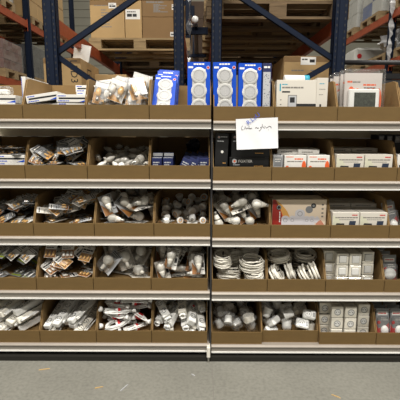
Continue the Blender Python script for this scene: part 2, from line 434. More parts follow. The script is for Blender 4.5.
def bulb_parts(k, M, glass, n=14, s=1.0, body=True):
    f = lambda pr: [(r*s, z*s) for r, z in pr]
    g = k.part('globe', MB().lathe(f(BULB_G), n, M), glass, None, True)
    k.part('body', MB().lathe(f([(.0125, .024), (.0145, .030), (.0185, .045), (.0225, .060), (.0195, .0565), (.014, .046)] if body else [(.0125, .024), (.0135, .030), (.014, .046)]), n, M), white2, g, True)
    c = k.part('screw_cap', MB().lathe(f([(.006, 0), (.010, .002), (.0115, .004), (.013, .007), (.0118, .010), (.013, .013), (.0118, .016), (.013, .019), (.0125, .0245)]), 10, M), metal, g, True)
def carded_bulb(seed, glass, dome=True, cardm=whitec, wedge=amber):
    k = Kit(); W, H = .094, .150
    k.part('card', MB().box(-W/2, W/2, 0, .0012, 0, H), cardm)
    m = MB().prism([(-W/2+.002, .001), (W/2-.03, .001), (-W/2+.002, .09)], -E, E); k.part('amber_print', m, wedge)
    m = MB()
    for i, z in enumerate((.138, .127, .1, .03)): bars(m, -.02 if i < 2 else .024, .044, z, .0055, 0, seed+i)
    m.box(.024, .043, -E, E, .05, .085); k.part('small_print', m, inkm)
    bulb_parts(k, T(.0, -.037, .008) @ RX(3), glass, 16, 1.04)
    if dome: k.part('blister', MB().lathe([(.0175, 0), (.018, .035), (.032, .070), (.0372, .10), (.034, .128), (.018, .142), (.001, .145)], 12, T(0, -.037, .002)), plast, None, True)
    return k
def loose_bulb(glass, s=1.0):
    k = Kit(); bulb_parts(k, T(0, 0, -.065), glass, 16, s*1.04); return k
def candle(seed):
    k = Kit(); M = T(0, 0, -.05)
    g = k.part('globe', MB().lathe([(.011, .035), (.0165, .048), (.0185, .060), (.0165, .075), (.011, .090), (.005, .101), (.001, .106)], 12, M), frost, None, True)
    k.part('body', MB().lathe([(.0085, .02), (.0105, .024), (.0115, .036)], 10, M), white2, g, True)
    k.part('screw_cap', MB().lathe([(.004, 0), (.0075, .002), (.0085, .006), (.0075, .010), (.0085, .014), (.0085, .02)], 10, M), metal, g, True)
    if seed: k.part('bag', MB().blob(.028, .026, .066, .22, 9, 6, seed), bagm)
    return k
def spot(seed):
    k = Kit(); M = T(0, 0, -.028)
    b = k.part('reflector', MB().lathe([(.012, .016), (.014, .02), (.018, .03), (.0245, .046), (.025, .052), (.0225, .053)], 16, M), white, None, True)
    k.part('lens', MB().lathe([(.0222, .0515), (.018, .0525), (.006, .054), (.001, .0542)], 16, M), lgrey if seed % 2 else frost, b, True)
    k.part('lens_rim', MB().lathe([(.0152, .0533), (.0152, .0545), (.0125, .0545), (.0125, .0535)], 14, M), gold if seed % 2 else white2, b)
    m = MB().lathe([(.010, .002), (.012, .016)], 10, M)
    for sx in (-.005, .005): m.lathe([(.0024, -.006), (.0024, .004)], 6, T(sx, 0, -.028))
    k.part('base', m, metal, b); return k
def carded_spot(seed):
    k = spot(seed); W, H = .075, .105
    k.part('card', MB().box(-W/2, W/2, .027, .0282, -H/2, H/2), whitec)
    m = MB(); bars(m, -.03, .03, .040, .006, .027, seed); bars(m, -.03, .012, .030, .005, .027, seed+3); k.part('small_print', m, inkm)
    k.part('amber_print', MB().box(-W/2+.001, W/2-.001, .0265, .0273, -H/2+.001, -H/2+.022), amber); return k
def capsule_card(seed, base, accent, dark=True):             # little halogen capsules on a card
    rnd = random.Random(seed); k = Kit(); W, H = rnd.uniform(.066, .086), rnd.uniform(.10, .135)
    k.part('card', MB().box(-W/2, W/2, 0, .0012, 0, H), base)
    k.part('header', MB().box(-W/2+.002, W/2-.002, -E, E, H*.80, H*.95), inkm if dark else whitec)
    m = MB(); bars(m, -W*.40, W*.35, H*.84, .008, -E, seed); bars(m, -W*.4, W*.1, H*.60, .005, 0, seed+2); bars(m, -W*.4, W*.3, H*.52, .004, 0, seed+5)
    k.part('small_print', m, whitec if dark else inkm)
    k.part('colour_band', MB().prism([(-W/2+.002, .003), (W/2-.002, .003), (W/2-.002, H*.30), (-W/2+.002, H*.16)], -E, E), accent)
    for x in (-W*.2, W*.2):
        c = k.part('capsule', MB().lathe([(.0055, 0), (.0065, .004), (.0065, .022), (.004, .029), (.001, .031)], 8, T(x, -.008, H*.14)), filament, None, True)
        k.part('pins', MB().box(x-.003, x+.003, -.009, -.007, H*.14-.008, H*.14), metal, c)
    k.part('blister', MB().rbox(-W*.40, W*.40, -.0175, -.0008, H*.07, H*.48, .004), plast)
    return k
def green_pack(seed):
    rnd = random.Random(seed); k = Kit(); W, H = .095, .14
    k.part('card', MB().box(-W/2, W/2, 0, .0012, 0, H), grey if seed % 2 else darkm)
    k.part('label_strip', MB().box(-W/2+.004, W/2-.004, -E, E, H*.08, H*.20), green)
    m = MB(); bars(m, -.04, .03, H*.86, .008, 0, seed); bars(m, -.04, .01, H*.76, .005, 0, seed+1); k.part('small_print', m, whitec)
    k.part('inner_lamp', MB().tube([(-.022, -.012, .04), (-.022, -.012, .095), (0, -.012, .105), (.022, -.012, .095), (.022, -.012, .04)], .006, 7), white, None, True)
    k.part('blister', MB().rbox(-W*.44, W*.44, -.026, -.0008, H*.22, H*.82, .006), plast)
    return k
def mini_pack(seed):                                         # white topped card, row of tiny amber lamps
    k = Kit(); W, H = .085, .125
    k.part('card', MB().prism([(-W/2, 0), (W/2, 0), (W/2, H-.012), (W/2-.014, H), (-W/2+.014, H), (-W/2, H-.012)], 0, .0014), whitec)
    m = MB(); m.box(-.011, .011, -E, E, H-.014, H-.008); bars(m, -.036, .036, H*.70, .012, 0, seed, .15); bars(m, -.036, .02, H*.58, .006, 0, seed+4); k.part('black_print', m, inkm)
    k.part('amber_print', MB().box(-W/2+.002, W/2-.002, -E, E, .002, H*.50), amber if seed % 3 else gold)
    for x in (-.027, 0, .027):
        k.part('mini_lamp', MB().lathe([(.005, 0), (.008, .006), (.0085, .02), (.006, .032), (.001, .036)], 8, T(x, -.010, .012)), filament if seed % 2 else frost, None, True)
    k.part('blister', MB().rbox(-.038, .038, -.021, -.0008, .008, .058, .004), plast)
    return k
def globe_pack(seed):
    k = Kit(); W, H = .115, .17
    k.part('card', MB().box(-W/2, W/2, 0, .0014, 0, H), cream if seed % 2 else lgrey)
    m = MB(); bars(m, -.045, .045, H*.90, .007, 0, seed); bars(m, -.045, .02, H*.83, .005, 0, seed+1); m.box(-.014, .014, -E, E, H*.955, H*.975); k.part('small_print', m, inkm)
    g = k.part('globe', MB().lathe([(.012, .04), (.022, .048), (.036, .062), (.0405, .080), (.036, .1), (.022, .114), (.001, .120)], 16, T(0, -.042, .01)), frost if seed % 2 else frostg, None, True)
    k.part('screw_cap', MB().lathe([(.008, 0), (.0125, .004), (.0125, .04)], 10, T(0, -.042, .01)), white2, g, True)
    k.part('clamshell', MB().rbox(-.047, .047, -.086, -.0008, .004, .136, .014), plast)
    return k
def strip_bar(seed, L=.30, n=4, W=.062, H=.042, cable=True, socks=True):   # power strip along +y, front end at y=0
    k = Kit(); b = k.part('housing', MB().rbox(-W/2, W/2, 0, L, 0, H, .006), white if seed % 2 else white2)
    if socks:
        for j in range(n):
            y = .05+j*(L-.09)/max(1, n-1); c = T(0, y, H) @ RX(-90)
            s = k.part('socket', MB().add(*(lambda q: (q.v, q.f))(MB().ring(0, 0, .0185, .0225, -.002, .001, 16)), c), grey, b)
            m = MB()
            for dx in (-.0085, .0085): m.disc(dx, 0, .0042, -.0006, .001, 8)
            k.part('pin_holes', MB().add(m.v, m.f, c), inkm, s)
        k.part('switch', MB().rbox(-.008, .008, L-.024, L-.010, H-.001, H+.004, .001), red if seed % 3 == 0 else lgrey, b)
    if cable:
        rnd = random.Random(seed); p = []
        for i in range(56):
            a = 2*math.pi*i/14; p.append((W/2+.014+.010*math.cos(a)+rnd.uniform(-.003, .003), L*.45+L*.36*math.sin(a)+rnd.uniform(-.008, .008), .014+.004*(i/14)+rnd.uniform(-.002, .002)))
        k.part('cable', MB().tube(p, .0036, 5), white, b, True)
    return k
def coil(seed, R0=.068, loops=5, r=.0045, flat=.8, m=white2, bag=False, thick=.016, plug=True):
    rnd = random.Random(seed); k = Kit(); p = []; n = 18
    for i in range(loops*n):
        a = 2*math.pi*i/n; l = i/n; rr = R0+rnd.uniform(-.003, .003)+.012*math.sin(l*2.1+seed)
        p.append((rr*math.cos(a), rr*flat*math.sin(a), thick*math.sin(l*2.6+seed*.7)+rnd.uniform(-.003, .003)+(l-loops/2)*r*.9))
    c = k.part('cable', MB().tube(p, r, 6), m, None, True)
    if plug:
        k.part('plug', MB().lathe([(.006, 0), (.012, .012), (.016, .026), (.016, .034), (.001, .034)], 12, T(R0*.2, R0*flat*.55, 0) @ RY(90)), m, c, True)
        k.part('tie', MB().rbox(R0-.016, R0+.016, -.006, .006, -thick-.012, thick+.012, .003), inkm if not bag else white, c)
    if bag: k.part('bag', MB().blob(R0*1.22, R0*flat*1.3, thick+.022, .10, 12, 6, seed), bagm)
    return k
def ext_cord(seed):
    rnd = random.Random(seed); k = Kit(); p = []
    for i in range(6*14):
        a = 2*math.pi*i/14; l = i/14
        p.append((.112*math.cos(a)+rnd.uniform(-.008, .008), .040*math.sin(a)+rnd.uniform(-.005, .005)+(l-3)*.004, (l % 2-.5)*.014+rnd.uniform(-.004, .004)))
    c = k.part('cable', MB().tube(p, .0045, 6), white, None, True)
    k.part('wrap_label', MB().lathe([(.038, -.020), (.039, -.018), (.039, .016), (.038, .018)], 12, Matrix.Diagonal((1, 1.15, .75, 1)) @ RY(90)), white if seed % 2 else whitec, c)
    k.part('red_band', MB().lathe([(.0395, -.002), (.0398, -.001), (.0398, .017), (.0395, .0182)], 12, Matrix.Diagonal((1, 1.15, .75, 1)) @ RY(90)), red, c)
    m = MB(); bars(m, -.018, .004, .0, .005, 0, seed); k.part('small_print', MB().add(m.v, m.f, T(0, 0, .0298) @ RX(-90)), greyink, c)
    s = k.part('socket_end', MB().lathe([(.008, 0), (.020, .010), (.024, .022), (.024, .034), (.020, .036), (.019, .031), (.001, .030)], 16, T(-.128, .03, .006) @ RY(-70)), white, c, True)
    k.part('plug', MB().lathe([(.006, 0), (.013, .012), (.019, .030), (.019, .036), (.001, .036)], 14, T(.118, -.02, .01) @ RY(70)), white, c, True)
    return k
def adapter(seed):
    k = Kit(); rnd = random.Random(seed)
    if seed % 3 == 0:                                        # three-way block with socket faces
        b = k.part('block', MB().prism([(-.040, -.012), (-.030, -.028), (.030, -.028), (.040, -.012), (.040, .012), (.022, .030), (-.022, .030), (-.040, .012)], -.024, .024), white2)
        for x in (-.019, .019):
            s = k.part('socket', MB().ring(x, 0, .0145, .017, -.0255, -.023, 14), lgrey, b)
            m = MB(); [m.disc(x+d, 0, .0028, -.0246, -.0236, 8) for d in (-.006, .006)]; k.part('pin_holes', m, inkm, s)
        m = MB(); [m.lathe([(.0024, 0), (.0024, .018)], 8, T(d, .024, 0) @ RX(-90)) for d in (-.0095, .0095)]; k.part('pins', m, metal, b)
    elif seed % 3 == 1:                                      # round travel plug
        b = k.part('body', MB().lathe([(.012, -.03), (.024, -.026), (.027, -.012), (.027, .020), (.031, .022), (.031, .030), (.024, .030), (.022, .018), (.001, .018)], 18), white, None, True)
        m = MB(); [m.lathe([(.0026, -.048), (.0026, -.029)], 8, T(d, 0, 0)) for d in (-.0095, .0095)]; k.part('pins', m, metal, b)
        m = MB(); [m.lathe([(.003, .0175), (.003, .0186)], 8, T(d, 0, 0)) for d in (-.0095, .0095)]; k.part('pin_holes', m, inkm, b)
    else:                                                    # flat switched block
        b = k.part('block', MB().rbox(-.036, .036, -.018, .018, -.026, .026, .007), white)
        s = k.part('socket', MB().ring(-.008, 0, .017, .0195, -.0195, -.017, 16), lgrey, b)
        m = MB(); [m.disc(-.008+d, 0, .0028, -.0186, -.0176, 8) for d in (-.007, .007)]; k.part('pin_holes', m, inkm, s)
        k.part('rocker', MB().rbox(.018, .030, -.022, -.017, -.012, .012, .002), lgrey, b)
    return k
def bagged_socket(seed):
    k = adapter(seed)
    k.part('bag', MB().blob(.056, .048, .050, .24, 11, 7, seed+20), bagm); return k
def box_strip(seed):                                         # chunky end-on block with a knot of cable in front
    k = strip_bar(seed, .17, 2, .060, .052, False, True); rnd = random.Random(seed); p = []
    for i in range(36): a = 2*math.pi*i/9; p.append((.022*math.cos(a)+rnd.uniform(-.006, .006), -.020+rnd.uniform(-.012, .010), .026+.018*math.sin(a)+rnd.uniform(-.005, .005)))
    if seed % 3: k.part('cable', MB().tube(p, .0042, 5), white, 0, True)
    return k
def wall_plate(seed, sock):
    k = Kit(); S = .0855
    b = k.part('plate', MB().rbox(-S/2, S/2, 0, .042, 0, S, .004), mat('plate_white', (240, 235, 220), .4))
    if sock:
        s = k.part('socket_well', MB().ring(0, S/2, .0205, .0240, -.003, .001, 20), grey, b)
        k.part('socket_face', MB().disc(0, S/2, .0195, -.0006, .001, 18), white, s)
        m = MB(); [m.disc(d, S/2, .0042, -.0014, .001, 8) for d in (-.0095, .0095)]; m.disc(0, S/2+.010, .0024, -.0014, .001, 8); k.part('pin_holes', m, inkm, s)
    else:
        k.part('rocker_gap', MB().box(-.0275, .0275, -.0006, .001, S/2-.0275, S/2+.0275), grey, b); k.part('rocker', MB().rbox(-.025, .025, -.0065, .001, S/2-.025, S/2+.025, .0022), white, b)
    k.part('wrapper', MB().rbox(-S/2-.0016, S/2+.0016, -.0075, .0425, -.0006, S+.0016, .004), thinf)
    return k
def red_blister(seed, oval=True, H=.235):
    k = Kit(); W = .098
    k.part('card', MB().box(-W/2, W/2, 0, .0014, 0, H), grey)
    k.part('red_print', MB().prism([(-W/2+.001, .001), (W/2-.001, .001), (W/2-.001, H*.55), (W*.12, H*.40), (-W*.30, H*.36), (-W/2+.001, H*.52)], -E, E), red)
    m = MB(); m.box(-W/2+.012, W/2-.012, -E, E, H*.78, H*.90); k.part('white_panel', m, whitec)
    m = MB(); bars(m, -W/2+.018, W/2-.02, H*.83, .007, -E, seed); k.part('red_lettering', m, red)
    m = MB(); m.disc(-W*.26, H*.55, .013, -E*2, E, 14); k.part('round_badge', m, red)
    m = MB(); bars(m, -.01, .04, H*.62, .006, 0, seed); bars(m, -.01, .03, H*.68, .005, 0, seed+2); k.part('small_print', m, whitec)
    if oval: k.part('white_dome', MB().lathe([(.033, 0), (.0335, .006), (.030, .014), (.020, .020), (.001, .023)], 20, T(.014, -.002, H*.30) @ Matrix.Diagonal((.86, 1, 1.18, 1)) @ RX(90)), white, None, True)
    else: k.part('white_dome', MB().lathe([(.043, 0), (.0435, .022), (.040, .030), (.001, .034)], 22, T(-.004, -.002, H*.42) @ RX(90)), white, None, True)
    k.part('blister', MB().rbox(-.046, .046, -.040, -.0008, H*.04, H*.74, .008), plast)
    return k

# ================================================================== TOP SHELF
b = mkbin(0, 0, 'flat white lamp cartons, at the left edge')
lc = [lamp_carton(.21, .38, .05, s) for s in (1, 9)]
for j in range(3):
    lc[j % 2].place('lamp_carton', ['white lamp carton lying lowest in the leftmost top bin', 'white lamp carton in the middle of the leftmost top stack', 'white lamp carton with black stripe, topmost in the leftmost top bin'][j], 'carton', b.put(b.W-.178+.004*j, .045+.008*j, .006+.0505*j, RZ(-1+j)), 'flat white lamp cartons')
k = plain_box(.030, .277, .42, whitec, [('blue_line', MB().box(-.013, -.010, -E, E, .01, .27), blue)])
k.place('lamp_carton', 'tall thin white carton standing on edge against the leftmost top partition', 'carton', b.put(b.W-.0225, .105, .006, RZ(0)))
kb = Kit(); kb.part('bag', MB().blob(.07, .06, .035, .3, 10, 6, 5), bagm); kb.part('lamp', MB().rbox(-.045, .045, -.03, .03, -.02, .012, .008), white)
kb.place('bagged_lamp', 'crumpled clear bag with a white fitting on the leftmost cartons', 'bagged fitting', b.put(b.W-.215, .20, .006+.152+.036))

b = mkbin(0, 1, 'a jumble of white lamp cartons with black stripes')
for j, (u, v, wz, M, lab) in enumerate([
    (.125, .06, .006, RZ(2), 'white lamp carton lying under the tilted one in the second top bin'),
    (.125, .075, .057, RZ(-2), 'second white lamp carton up under the tilted one in the second top bin'),
    (.315, .05, .006, RZ(-1), 'white lamp carton lying lowest on the right of the second top bin'),
    (.318, .055, .057, RZ(1), 'white lamp carton in the middle on the right of the second top bin'),
    (.315, .05, .108, RZ(0), 'white lamp carton with blue corner, topmost right in the second top bin'),
    (.120, .045, .112, RZ(4) @ RY(-9), 'tilted white lamp carton with black stripe and blue corner beside the partition')]):
    lc[j % 2].place('lamp_carton', lab, 'carton', b.put(u, v, wz+.001*j, M), 'flat white lamp cartons')
ks = lamp_carton(.17, .13, .05, 5)
for j in range(5):
    ks.place('small_lamp_carton', ['short white carton', 'short white carton second from bottom', 'short white carton third from bottom', 'short white carton second from top', 'short white carton with black stripe on top'][j]+', back of the second top bin', 'carton', b.put(.317+.004*(j % 2), .415-.0, .006+.0508*j), 'small white lamp cartons')

b = mkbin(0, 2, 'clear packs of amber filament bulbs')
def clear_pack(seed):
    k = Kit(); W, H = .115, .165
    k.part('card', MB().box(-W/2, W/2, .0, .0015, 0, H), whitec if seed % 2 else lgrey)
    k.part('amber_print', MB().prism([(-W/2+.002, .002), (W/2-.002, .002), (-W/2+.002, H*.5)], -E, E), gold)
    for x in (-.027, .027):
        g = k.part('globe', MB().lathe([(.010, .03), (.017, .045), (.0195, .06), (.017, .08), (.009, .098), (.001, .108)], 12, T(x, -.024, .012)), frost if (seed+int(x > 0)) % 2 else filament, None, True)
        k.part('screw_cap', MB().lathe([(.006, 0), (.010, .004), (.010, .03)], 9, T(x, -.024, .012)), metal, g, True)
    k.part('clamshell', MB().rbox(-W/2+.002, W/2-.002, -.050, -.001, .002, H-.02, .010), plast)
    k.part('white_insert', MB().box(-W/2+.006, W/2-.006, -.046, -.0455, H*.62, H*.82), whitec); return k
cps = [clear_pack(s) for s in (1, 2, 3, 4)]
b.heap(cps, 16, lie(30, (-90, -70), 8), 'bulb_pack', 'clear pack of bulbs lying low in the third bin of the top shelf', 'bulb pack', 'bulb packs in the third top bin', zmax=.16, slope=.1)
b.heap(cps, 5, lambda: RZ(U(-35, 35)) @ RX(U(-35, -12)) @ RY(U(-14, 14)), 'bulb_pack', 'shiny clear bulb pack standing on the heap in the third top bin', 'bulb pack', 'upright bulb packs in the third top bin', zmax=.31, slope=.1)

shingle(b, cps, face(30, (-50, -15), 22), 'bulb_pack', 'shiny clear bulb pack on top of the third top bin', 'bulb pack', 'upright bulb packs in the third top bin', du=.10, dv=.10, zmax=.33)
b = mkbin(0, 3, 'four blue downlight boxes')
db = downlight_box()
XPX = lambda px: PX(px, 90, SY+.06)-b.x0
for j, (lab) in enumerate(['hindmost of the three leaning blue downlight boxes', 'middle one of the three leaning blue downlight boxes', 'front one of the three leaning blue downlight boxes with white round lamps']):
    db.place('downlight_box', lab, 'lamp box', b.put(XPX(161.8)-.004*j+.006, (.328, .210, .050)[j], .016, RY(3) @ RX((-16, -24, -36)[j])), 'blue downlight boxes')
db.place('downlight_box', 'upright blue downlight box standing alone right of the leaning three', 'lamp box', b.put(XPX(198.8), .055, .007, RX(-4)), 'blue downlight boxes')
b = mkbin(0, 4, 'upright blue downlight boxes')
db.place('downlight_box', 'tallest upright blue downlight box just right of the middle rack post', 'lamp box', b.put(XPX(225.3), .048, .012, RY(-1) @ RX(-2)), 'blue downlight boxes')
db.place('downlight_box', 'upright blue downlight box right beside the narrow speckled blue one', 'lamp box', b.put(XPX(250), .050, .007, RX(-3)), 'blue downlight boxes')
m = MB(); rnd = random.Random(4)
for i in range(46): x, z = rnd.uniform(-.022, .02), rnd.uniform(.03, .30); m.box(x, x+rnd.uniform(.003, .008), -E, E, z, z+.004)
k = plain_box(.060, .372, .152, navybox, [('white_panel', MB().box(-.024, .024, -E*.6, E, .02, .315), lgrey), ('speckled_print', m, navybox), ('white_print', bars(MB(), -.02, .02, .34, .012, 0, 3), white)])
k.place('downlight_box', 'blue downlight box turned sideways showing its narrow speckled print', 'lamp box', b.put(XPX(266.8), .055, .007, RX(-2)), 'blue downlight boxes')

b = mkbin(0, 5, 'white door intercom boxes')
prints = [('teal_mark', MB().box(-.115, -.106, -E, E, .19, .238), teal), ('headline', bars(MB(), -.098, .05, .208, .010, 0, 8), greyink), ('black_tag', MB().box(-.098, -.045, -E, E, .180, .190), inkm),
          ('subtitle', bars(MB(), -.098, -.06, .230, .006, 0, 5), teal), ('intercom_print', MB().box(-.058, .002, -E, E, .06, .165), greyink), ('intercom_face', MB().box(-.054, -.002, -E*1.6, E, .065, .16), lgrey),
          ('intercom_screen', MB().box(-.044, -.012, -E*2.2, E, .115, .150), inkm), ('black_panel', MB().box(.0, .13, -E*1.6, E, .07, .108), inkm), ('side_print', bars(bars(MB(), -.11, -.10, .13, .006, 0, 2), -.11, -.10, .10, .006, 0, 2), greyink)]
k = plain_box(.268, .262, .08, cream, prints)
k.place('intercom_box', 'wide white carton with a printed door intercom and teal mark', 'carton', b.put(PX(297.0, 90, SY+.05)-b.x0, .042, .007, RX(-2)))
k = plain_box(.074, .275, .26, cream, [('mark', bars(MB(), -.02, .012, .235, .005, 0, 2), teal), ('small_print', bars(bars(MB(), -.02, .02, .2, .004, 0, 3), -.02, .01, .165, .004, 0, 9), greyink),
    ('dark_picture', MB().box(-.022, .006, -E, E, .07, .085), inkm), ('picture_neck', MB().box(-.014, -.002, -E, E, .085, .105), inkm)])
k.place('intercom_box', 'narrow side of a white carton beside the wide intercom carton', 'carton', b.put(PX(322.2, 90, SY+.05)-b.x0, .042, .007, RZ(-1)))
k = plain_box(.22, .25, .07, whitec)
k.place('carton', 'plain white carton standing behind the intercom carton', 'carton', b.put(.15, .15, .007))
k.place('carton', 'second plain white carton behind the intercom carton', 'carton', b.put(.14, .245, .007, RZ(3)))

b = mkbin(0, 6, 'clear packs of white thermostats')
def thermostat_pack():
    k = Kit(); W, H = .275, .335
    k.part('card', MB().box(-W/2+.012, W/2-.012, .006, .0075, .0, H-.022), mat('pale_card', (204, 197, 191), .5))
    t = k.part('thermostat', MB().rbox(-W/2+.035, W/2-.035, -.022, .004, .045, .205, .006), white)
    k.part('display', MB().box(-W/2+.070, W/2-.062, -.0226, -.0219, .070, .182), lcd, t)
    m = MB(); rnd = random.Random(6)
    for i in range(18): x, z = rnd.uniform(-.06, .06), rnd.uniform(.08, .17); m.box(x, x+.006, -.0231, -.0225, z, z+.003)
    k.part('display_digits', m, inkm, t)
    k.part('orange_print', bars(MB(), -.108, -.075, H-.085, .012, .006, 1, .1), orange); k.part('grey_print', bars(MB(), -.072, -.02, H-.085, .008, .006, 2), greyink)
    k.part('headline', bars(MB(), .0, .085, H-.105, .011, .006, 3), orange); k.part('subline', bars(MB(), .005, .083, H-.122, .006, .006, 5), inkm)
    k.part('orange_badge', MB().disc(-.08, H-.125, .015, .0052, .0064, 14), orange)
    k.part('orange_corner', MB().disc(W/2-.03, .13, .042, .0053, .0063, 18, .45, 2.0), orange)
    m = MB()
    for x in (-.07, -.045, .03, .06): m.box(x, x+.014, .0052, .0064, H-.135, H-.123)
    k.part('pictograms', m, orange)
    k.part('clamshell', MB().rbox(-W/2, W/2, -.026, .010, 0, H, .006), plast); return k
tk = thermostat_pack()
for j, lab in enumerate(['front clear pack with a white thermostat and orange print', 'second clear thermostat pack, edge showing behind the front one', 'third clear thermostat pack behind the front one', 'fourth clear thermostat pack, shifted left', 'fifth clear thermostat pack, shifted right with dark edge', 'hindmost clear thermostat pack']):
    tk.place('thermostat_pack', lab, 'thermostat', b.put(PX(364.5, 90, SY+.06)-b.x0+(0, -.008, .012, -.016, .026, .0)[j], .060+.062*j, .007, RZ((0, 2, -3, 3, -4, 0)[j]) @ RX(-3)), 'thermostat packs in the top shelf')
b = mkbin(0, 7, 'nothing in view, at the right edge')

# ================================================================== SECOND SHELF
lampg = [capsule_card(s, (lgrey, whitec, grey, whitec)[s % 4], (amber, inkm, gold)[s % 3], s % 3 != 1) for s in range(1, 8)]
ambg = [capsule_card(s+20, (lgrey, whitec, cream)[s % 3], (amber, gold, greyink)[s % 3], s % 2 == 0) for s in range(1, 8)]
greyg = [capsule_card(s+40, (lgrey, whitec, grey)[s % 3], (inkm, greyink, amber)[s % 3], True) for s in range(1, 7)]
b = mkbin(1, 0, 'striped white cartons under loose blister cards')
k2 = lamp_carton(.20, .36, .05, 14)
for j in range(3):
    k2.place('lamp_carton', ['lowest white carton in the leftmost second shelf bin', 'middle white carton in the leftmost second shelf bin', 'upper white carton with black stripe under loose blister cards'][j], 'carton', b.put(b.W-.115, .05, .006+.0505*j), 'white cartons in the second shelf')
iu = int((b.W-.22)/b.g); b.hm[iu:, 8:70] = .1585
b.heap(lampg, 16, lie(180, (-95, -80), 8), 'capsule_card', 'blister card of lamp capsules lying on the striped cartons', 'blister card', 'blister cards on the cartons', zmax=.26, slope=-.05, ur=(.45, 1), vr=(.2, .6))
b = mkbin(1, 1, 'a heap of capsule lamp cards', floor=(.045, .14))
b.heap(lampg, 46, lie(80, (-110, -40), 26), 'capsule_card', 'dark and amber capsule lamp card heaped in the second bin of second shelf', 'blister card', 'capsule cards heaped in the second shelf', zmax=.12, slope=.36)
shingle(b, lampg, face(45, (-72, -30), 60), 'capsule_card', 'dark and amber capsule lamp card heaped in the second bin of second shelf', 'blister card', 'capsule cards heaped in the second shelf')
b = mkbin(1, 2, 'a heap of candle bulbs', floor=(.045, .10))
cds = [candle(s) for s in (0, 0, 0, 0, 8)]
b.heap([carded_spot(1), carded_bulb(4, frost)], 8, lie(90, (-95, -75)), 'carded_lamp', 'carded lamp lying among the candle bulbs', 'bulb pack', 'carded lamps among candle bulbs', zmax=.19, slope=.1)
b.heap(cds, 40, tumble, 'candle_bulb', 'white candle bulb in the heap in the third bin of second shelf', 'light bulb', 'candle bulbs heaped in the second shelf', zmax=.23, slope=.2)
b = mkbin(1, 3, 'small navy lamp boxes')
def navy_box(lid):
    k = plain_box(.068, .135, .068, navybox, [('white_print', bars(bars(MB(), -.026, .018, .10, .008, 0, 3), -.026, .008, .086, .006, 0, 4), lgrey), ('lamp_print', MB().lathe([(.004, 0), (.006, .03), (.001, .045)], 8, T(-.004, -.0005, .02) @ Matrix.Diagonal((1, .05, 1, 1))), gold), ('lamp_print', MB().box(.008, .013, -E, E, .02, .06), lgrey)])
    if lid: k.part('lid_print', MB().box(-.032, .032, .004, .064, .1346, .1354), lgrey)
    return k
nb = navy_box(True); nb2 = navy_box(False)
nbh = plain_box(.068, .166, .068, navybox, [('grey_band', MB().box(-.033, .033, -E, E, .142, .164), lgrey)])
for i in range(2):
    for j in range(4):
        (nb if j < 1 else nbh if j == 1 else nb2).place('lamp_box', ['front left', 'front right'][i]+' navy lamp box in the second shelf' if j == 0 else 'navy lamp box lined up behind the front two navy boxes', 'lamp box', b.put(.047+i*.077, .035+j*.078, .007+(.018 if j == 1 else 0)*0, RZ(U(-2, 2))), 'navy lamp boxes')
for j in range(4):
    for r2 in range(3):
        nb2.place('lamp_box', 'navy lamp box tipped over to the right in the second shelf' if r2 == 0 else 'navy lamp box in the dark rows behind the tipped ones', 'lamp box', b.put(.205+j*.048+r2*.004, .040+r2*.10, .012+.014*r2, RZ(-8) @ RY(24) @ RX(-8)) if j < 3 or r2 else b.put(.372, .035, .007, RZ(-3)), 'tipped navy lamp boxes')
kb = Kit(); kb.part('bag', MB().blob(.055, .05, .05, .3, 10, 7, 31), mat('dark_foil', (26, 28, 40), .25)); kb.place('foil_bag', 'dark crumpled foil bag on the tipped navy boxes', 'bag', b.put(.29, .36, .212))
b = mkbin(1, 4, 'black cartons behind the paper note')
def black_box(W, H, D, seed, name=False):
    k = Kit(); k.part('carton', MB().rbox(-W/2, W/2, 0, D, 0, H, .0015), blackm)
    lx = -W/2+.034 if name else -W/2+.022; lz = H-.024 if name else H-.022
    k.part('round_badge', MB().disc(lx, lz-.004, .0165 if name else .009, -E, E, 16), lgrey); k.part('badge_star', MB().disc(lx, lz-.004, .008 if name else .004, -E*2, E, 6), orange)
    if name: k.part('lettering', text('FOXTER', .026, whitec, T(lx+.026, -E*1.5, lz-.012)), whitec)
    m = MB(); bars(m, lx-.01, lx+.035, H-.055, .005, 0, seed); bars(m, lx+(.03 if name else .012), W/2-.01, H-.026, .006, 0, seed) if not name else None
    k.part('white_print', m, lgrey)
    if not name: k.part('picture', MB().disc(.004, H*.48, .010, -E, E, 7), whitec)
    k.part('gold_print', bars(MB(), W*.12, W*.35, H*.15, .005, 0, seed), gold)
    return k
bx = lambda px, py=150, d=.05: PX(px, py, SY+d)-b.x0
bk1 = black_box(.27, .075, .30, 3, True)
bk1.place('black_carton', 'lowest wide black carton with white lettering and badge', 'carton', b.put(bx(248.6), .03, .007))
bk1.place('black_carton', 'second wide black carton up, its print below the note', 'carton', b.put(bx(249.4), .035, .0825))
bk3 = black_box(.262, .160, .30, 7); bk3.place('black_carton', 'topmost wide black carton half hidden by the note', 'carton', b.put(bx(250.5), .04, .158))
bk4 = black_box(.088, .072, .30, 9); bk4.place('black_carton', 'small black carton at the lower left under the upright one', 'carton', b.put(bx(219.8), .03, .007))
bk5 = black_box(.088, .238, .20, 11); bk5.place('black_carton', 'upright narrow black carton with a white picture by the bay post', 'carton', b.put(bx(221.0), .036, .0795, RY(2)))

